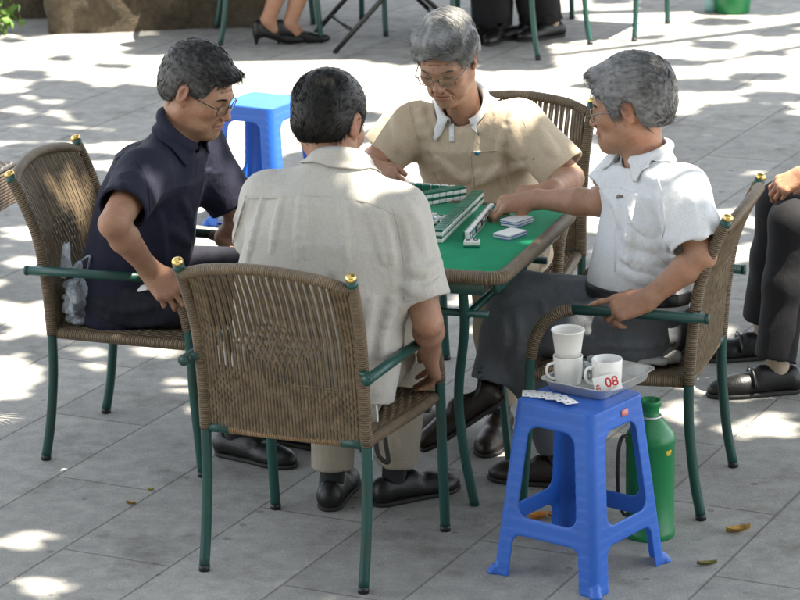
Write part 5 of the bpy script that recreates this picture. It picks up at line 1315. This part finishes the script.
def far_people():
    # woman in high heels
    a1, a2 = J(268, 20, y=14.9), J(290, 25, y=14.86); yaw = .12; f = V(cos(yaw), sin(yaw), 0); 
    k1, k2 = a1+f*.13+EZ*.33, a2+f*.12+EZ*.34; pel = V(*((k1+k2)/2-f*.42)); pel[2] = .5
    kk = [k2+V(0, .06, 0), k1]; aa = [a2+V(0, .05, 0), a1]
    t, f, X = seated('woman with bare legs in black high heeled shoes, cut off by the top edge', pel, yaw, kk, aa, [(kk[0]+EZ*.09-f*.1, (f, EZ, REL)), (kk[1]+EZ*.09-f*.1, (f, EZ, REL))], SK['F'], HM['A'], CL['skirt'], CL['dkshirt'], None, None, bare=True, vox=1.7)
    for an in aa:
        S = SDF(); q = V(an[0], an[1], 0)
        S.add(rcone(q-f*.045+EZ*.075, q+f*.10+EZ*.028, .030, .030), .01); S.add(ell(q+f*.135+EZ*.022, V(.07, .036, .024), rotz(yaw)), .02); S.add(rcone(q-f*.06+EZ*.06, q-f*.062, .017, .008), .01); S.add(rcone(q-f*.052+EZ*.10, q-f*.05+EZ*.06, .028, .03), .01)
        S.add(rcone(q+f*.0+EZ*.10, q+f*.07+EZ*.075, .026, .024), .008, 's'); S.add((lambda P: -P[:, 2]+.001, V(-9, -9, -9), V(9, 90, 9)), 0, 'i')
        sdfobj('high_heel', S, .005, M['shoe'], t)
    def sit(lbl, p1, p2, yaw, tr, sh, L=.3, shm='shoe'):
        f = V(cos(yaw), sin(yaw), 0); aa = [p1, p2]; kk = [p+f*.08+EZ*.37 for p in aa]; pel = (kk[0]+kk[1])/2-f*.42; pel[2] = .5
        t, f, X = seated(lbl, pel, yaw, kk, aa, [(kk[0]+EZ*.09-f*.1, (f, EZ, REL)), (kk[1]+EZ*.09-f*.1, (f, EZ, REL))], SK['F'], HM['A'], tr, sh, None, None, vox=1.9)
        for p in aa: foot(t, p, f, M[shm], M['sock_beige'], .2)
    sit('person in black trousers with tan socks, legs only, behind the man in tan', J(486, 28, y=14.95)+0, J(499, 27, y=14.93)+0, -1.9, CL['black'], CL['dkshirt'])
    sit('person in dark trousers seated farther right in the background, only feet in view', J(532, 22, y=15.0), J(551, 22, y=14.95), -2.6, CL['black'], CL['tan'])
person_A(); person_B(); person_C(); person_D(); person_E(); far_people()
# ------------------------------------------------------------------ bags
def bag(label, c, r, seed, mat, R=None, handles=(), cat='bag'):
    t = empty('plastic_bag', (c[0], c[1], c[2]-r[2]), 0, label=label, cat=cat); S = SDF(); S.add(ell(c, r, R), 0)
    w = lambda P: .030*(1-2*np.abs(vnoise(P*V(17, 17, 9), seed)))+.016*(1-2*np.abs(vnoise(P*38, seed+1)))+.006*vnoise(P*80, seed+2)
    S.disp = w; lo, hi = S.bounds(); vs, F = S.mesh(.005, lo-.05, hi+.05); vs = smoothmesh(vs, F, 1); o = link('bag_film', npmesh('bag_film', vs, F), mat, t); o.matrix_parent_inverse = parent_inv(t)+Matrix(((0,)*4,)*4) if False else Matrix.Translation((-c[0], -c[1], -(c[2]-r[2])))
    for h in handles:
        m = MB(); m.tube(bez(h, 5), .010, 8, flat=.28); q = m.build('bag_handle', mat, t); q.matrix_parent_inverse = Matrix.Translation((-c[0], -c[1], -(c[2]-r[2])))
    return t
cb = J(80, 294, b=-.075)
bag('crumpled clear plastic bag on the chair seat behind the man in navy', cb, V(.062, .075, .092), 5, M['bag'], None, [[J(63, 278, b=-.1), J(64, 258, b=-.1), J(67, 243, b=-.1), J(68, 262, b=-.1), J(72, 272, b=-.1)], [J(72, 272, b=-.1), J(80, 262, b=-.1), J(90, 256, b=-.1), J(88, 270, b=-.1)]])
cb = J(655, 357, b=-.02); cb[2] = max(cb[2], .425)
S = SDF(); S.add(ell(cb, V(.075, .05, .013), rotz(.2)), 0); S.disp = lambda P: .009*vnoise(P*26, 4)+.005*vnoise(P*60, 5); vs, F = S.mesh(.004)
o = link('white_cloth', npmesh('white_cloth', vs, F), cloth('rag_white', (.40, .40, .385)), None); tag(o, 'crumpled white cloth on the seat under the man in white', 'cloth')
# newspaper and strap hanging from the near chair
def plate(name, uvs, b, mat, th, label, cat):
    P = [J(*q, b=b) for q in uvs]; n = len(P)//2; m = MB(); m.add(P, [(2*i, 2*i+1, 2*i+3, 2*i+2) for i in range(n-1)]); o = m.build(name, mat, None, smooth=False); sd = o.modifiers.new('th', 'SOLIDIFY'); sd.thickness = th; tag(o, label, cat); return o
plate('folded_newspaper', [(364, 366), (372, 360), (364, 385), (375, 392), (365, 405), (378, 410), (366, 420), (379, 424), (367, 432), (375, 432), (368, 440), (373, 440), (367, 462), (373, 460)], -.70, M['paper'], .012, 'folded newspaper hanging beside the near chair seat', 'newspaper')
m = MB(); m.tube(bez([J(381, 402, b=-.60), J(380, 425, b=-.60), J(376, 440, b=-.60), J(379, 456, b=-.60), J(388, 462, b=-.6), J(386, 445, b=-.6), J(383, 425, b=-.6)], 6), .007, 8, flat=.35)
tag(m.build('bag_strap', M['black_plastic']), 'black bag strap dangling below the near chair', 'strap')
# ================================================================== light, air, camera
SPOTS.extend([(J(377, 180, b=-.62), .10), (J(345, 158, b=-.60), .05), (J(300, 165, b=-.62), .05), (FST, .30), (J(90, 160, a=-1.1), .10), (J(55, 165, a=-1.15), .05)])
build_trees()
w = bpy.data.worlds.new('World'); SC.world = w; w.use_nodes = True
nt = w.node_tree; bg = nt.nodes['Background']; sk = nt.nodes.new('ShaderNodeTexSky'); sk.sky_type = 'NISHITA'; sk.sun_disc = False
el = math.asin(SUN[2]); az = math.atan2(SUN[0], SUN[1]); sk.sun_elevation = el; sk.sun_rotation = az
hs = nt.nodes.new('ShaderNodeHueSaturation'); hs.inputs['Saturation'].default_value = .32; nt.links.new(sk.outputs[0], hs.inputs['Color']); nt.links.new(hs.outputs[0], bg.inputs[0]); bg.inputs[1].default_value = .135
sl = bpy.data.lights.new('sun', 'SUN'); sl.energy = 4.8; sl.angle = radians(.5); sl.color = (1., .92, .78)
so = bpy.data.objects.new('sun', sl); COL.objects.link(so); so.location = (3, 8, 12); so.rotation_euler = Vector(SUN).to_track_quat('Z', 'Y').to_euler()
cd = bpy.data.cameras.new('camera'); cd.sensor_width = 36; cd.lens = FPX/800*36; cd.clip_end = 500; cd.clip_start = .1
co = bpy.data.objects.new('camera', cd); COL.objects.link(co)
co.matrix_world = Matrix([[CR[0], CU[0], -FX[0], CAM[0]], [CR[1], CU[1], -FX[1], CAM[1]], [CR[2], CU[2], -FX[2], CAM[2]], [0, 0, 0, 1]])
cd.dof.use_dof = True; cd.dof.focus_distance = 8.6; cd.dof.aperture_fstop = 9
SC.camera = co
SC.render.engine = 'CYCLES'
vs_ = SC.view_settings; vs_.view_transform = 'Standard'; vs_.look = 'None'; vs_.gamma = 1.; vs_.exposure = 2.18; vs_.use_curve_mapping = False
print('scene built in %.1f s, %d objects' % (time.time()-T00, len(bpy.data.objects)))
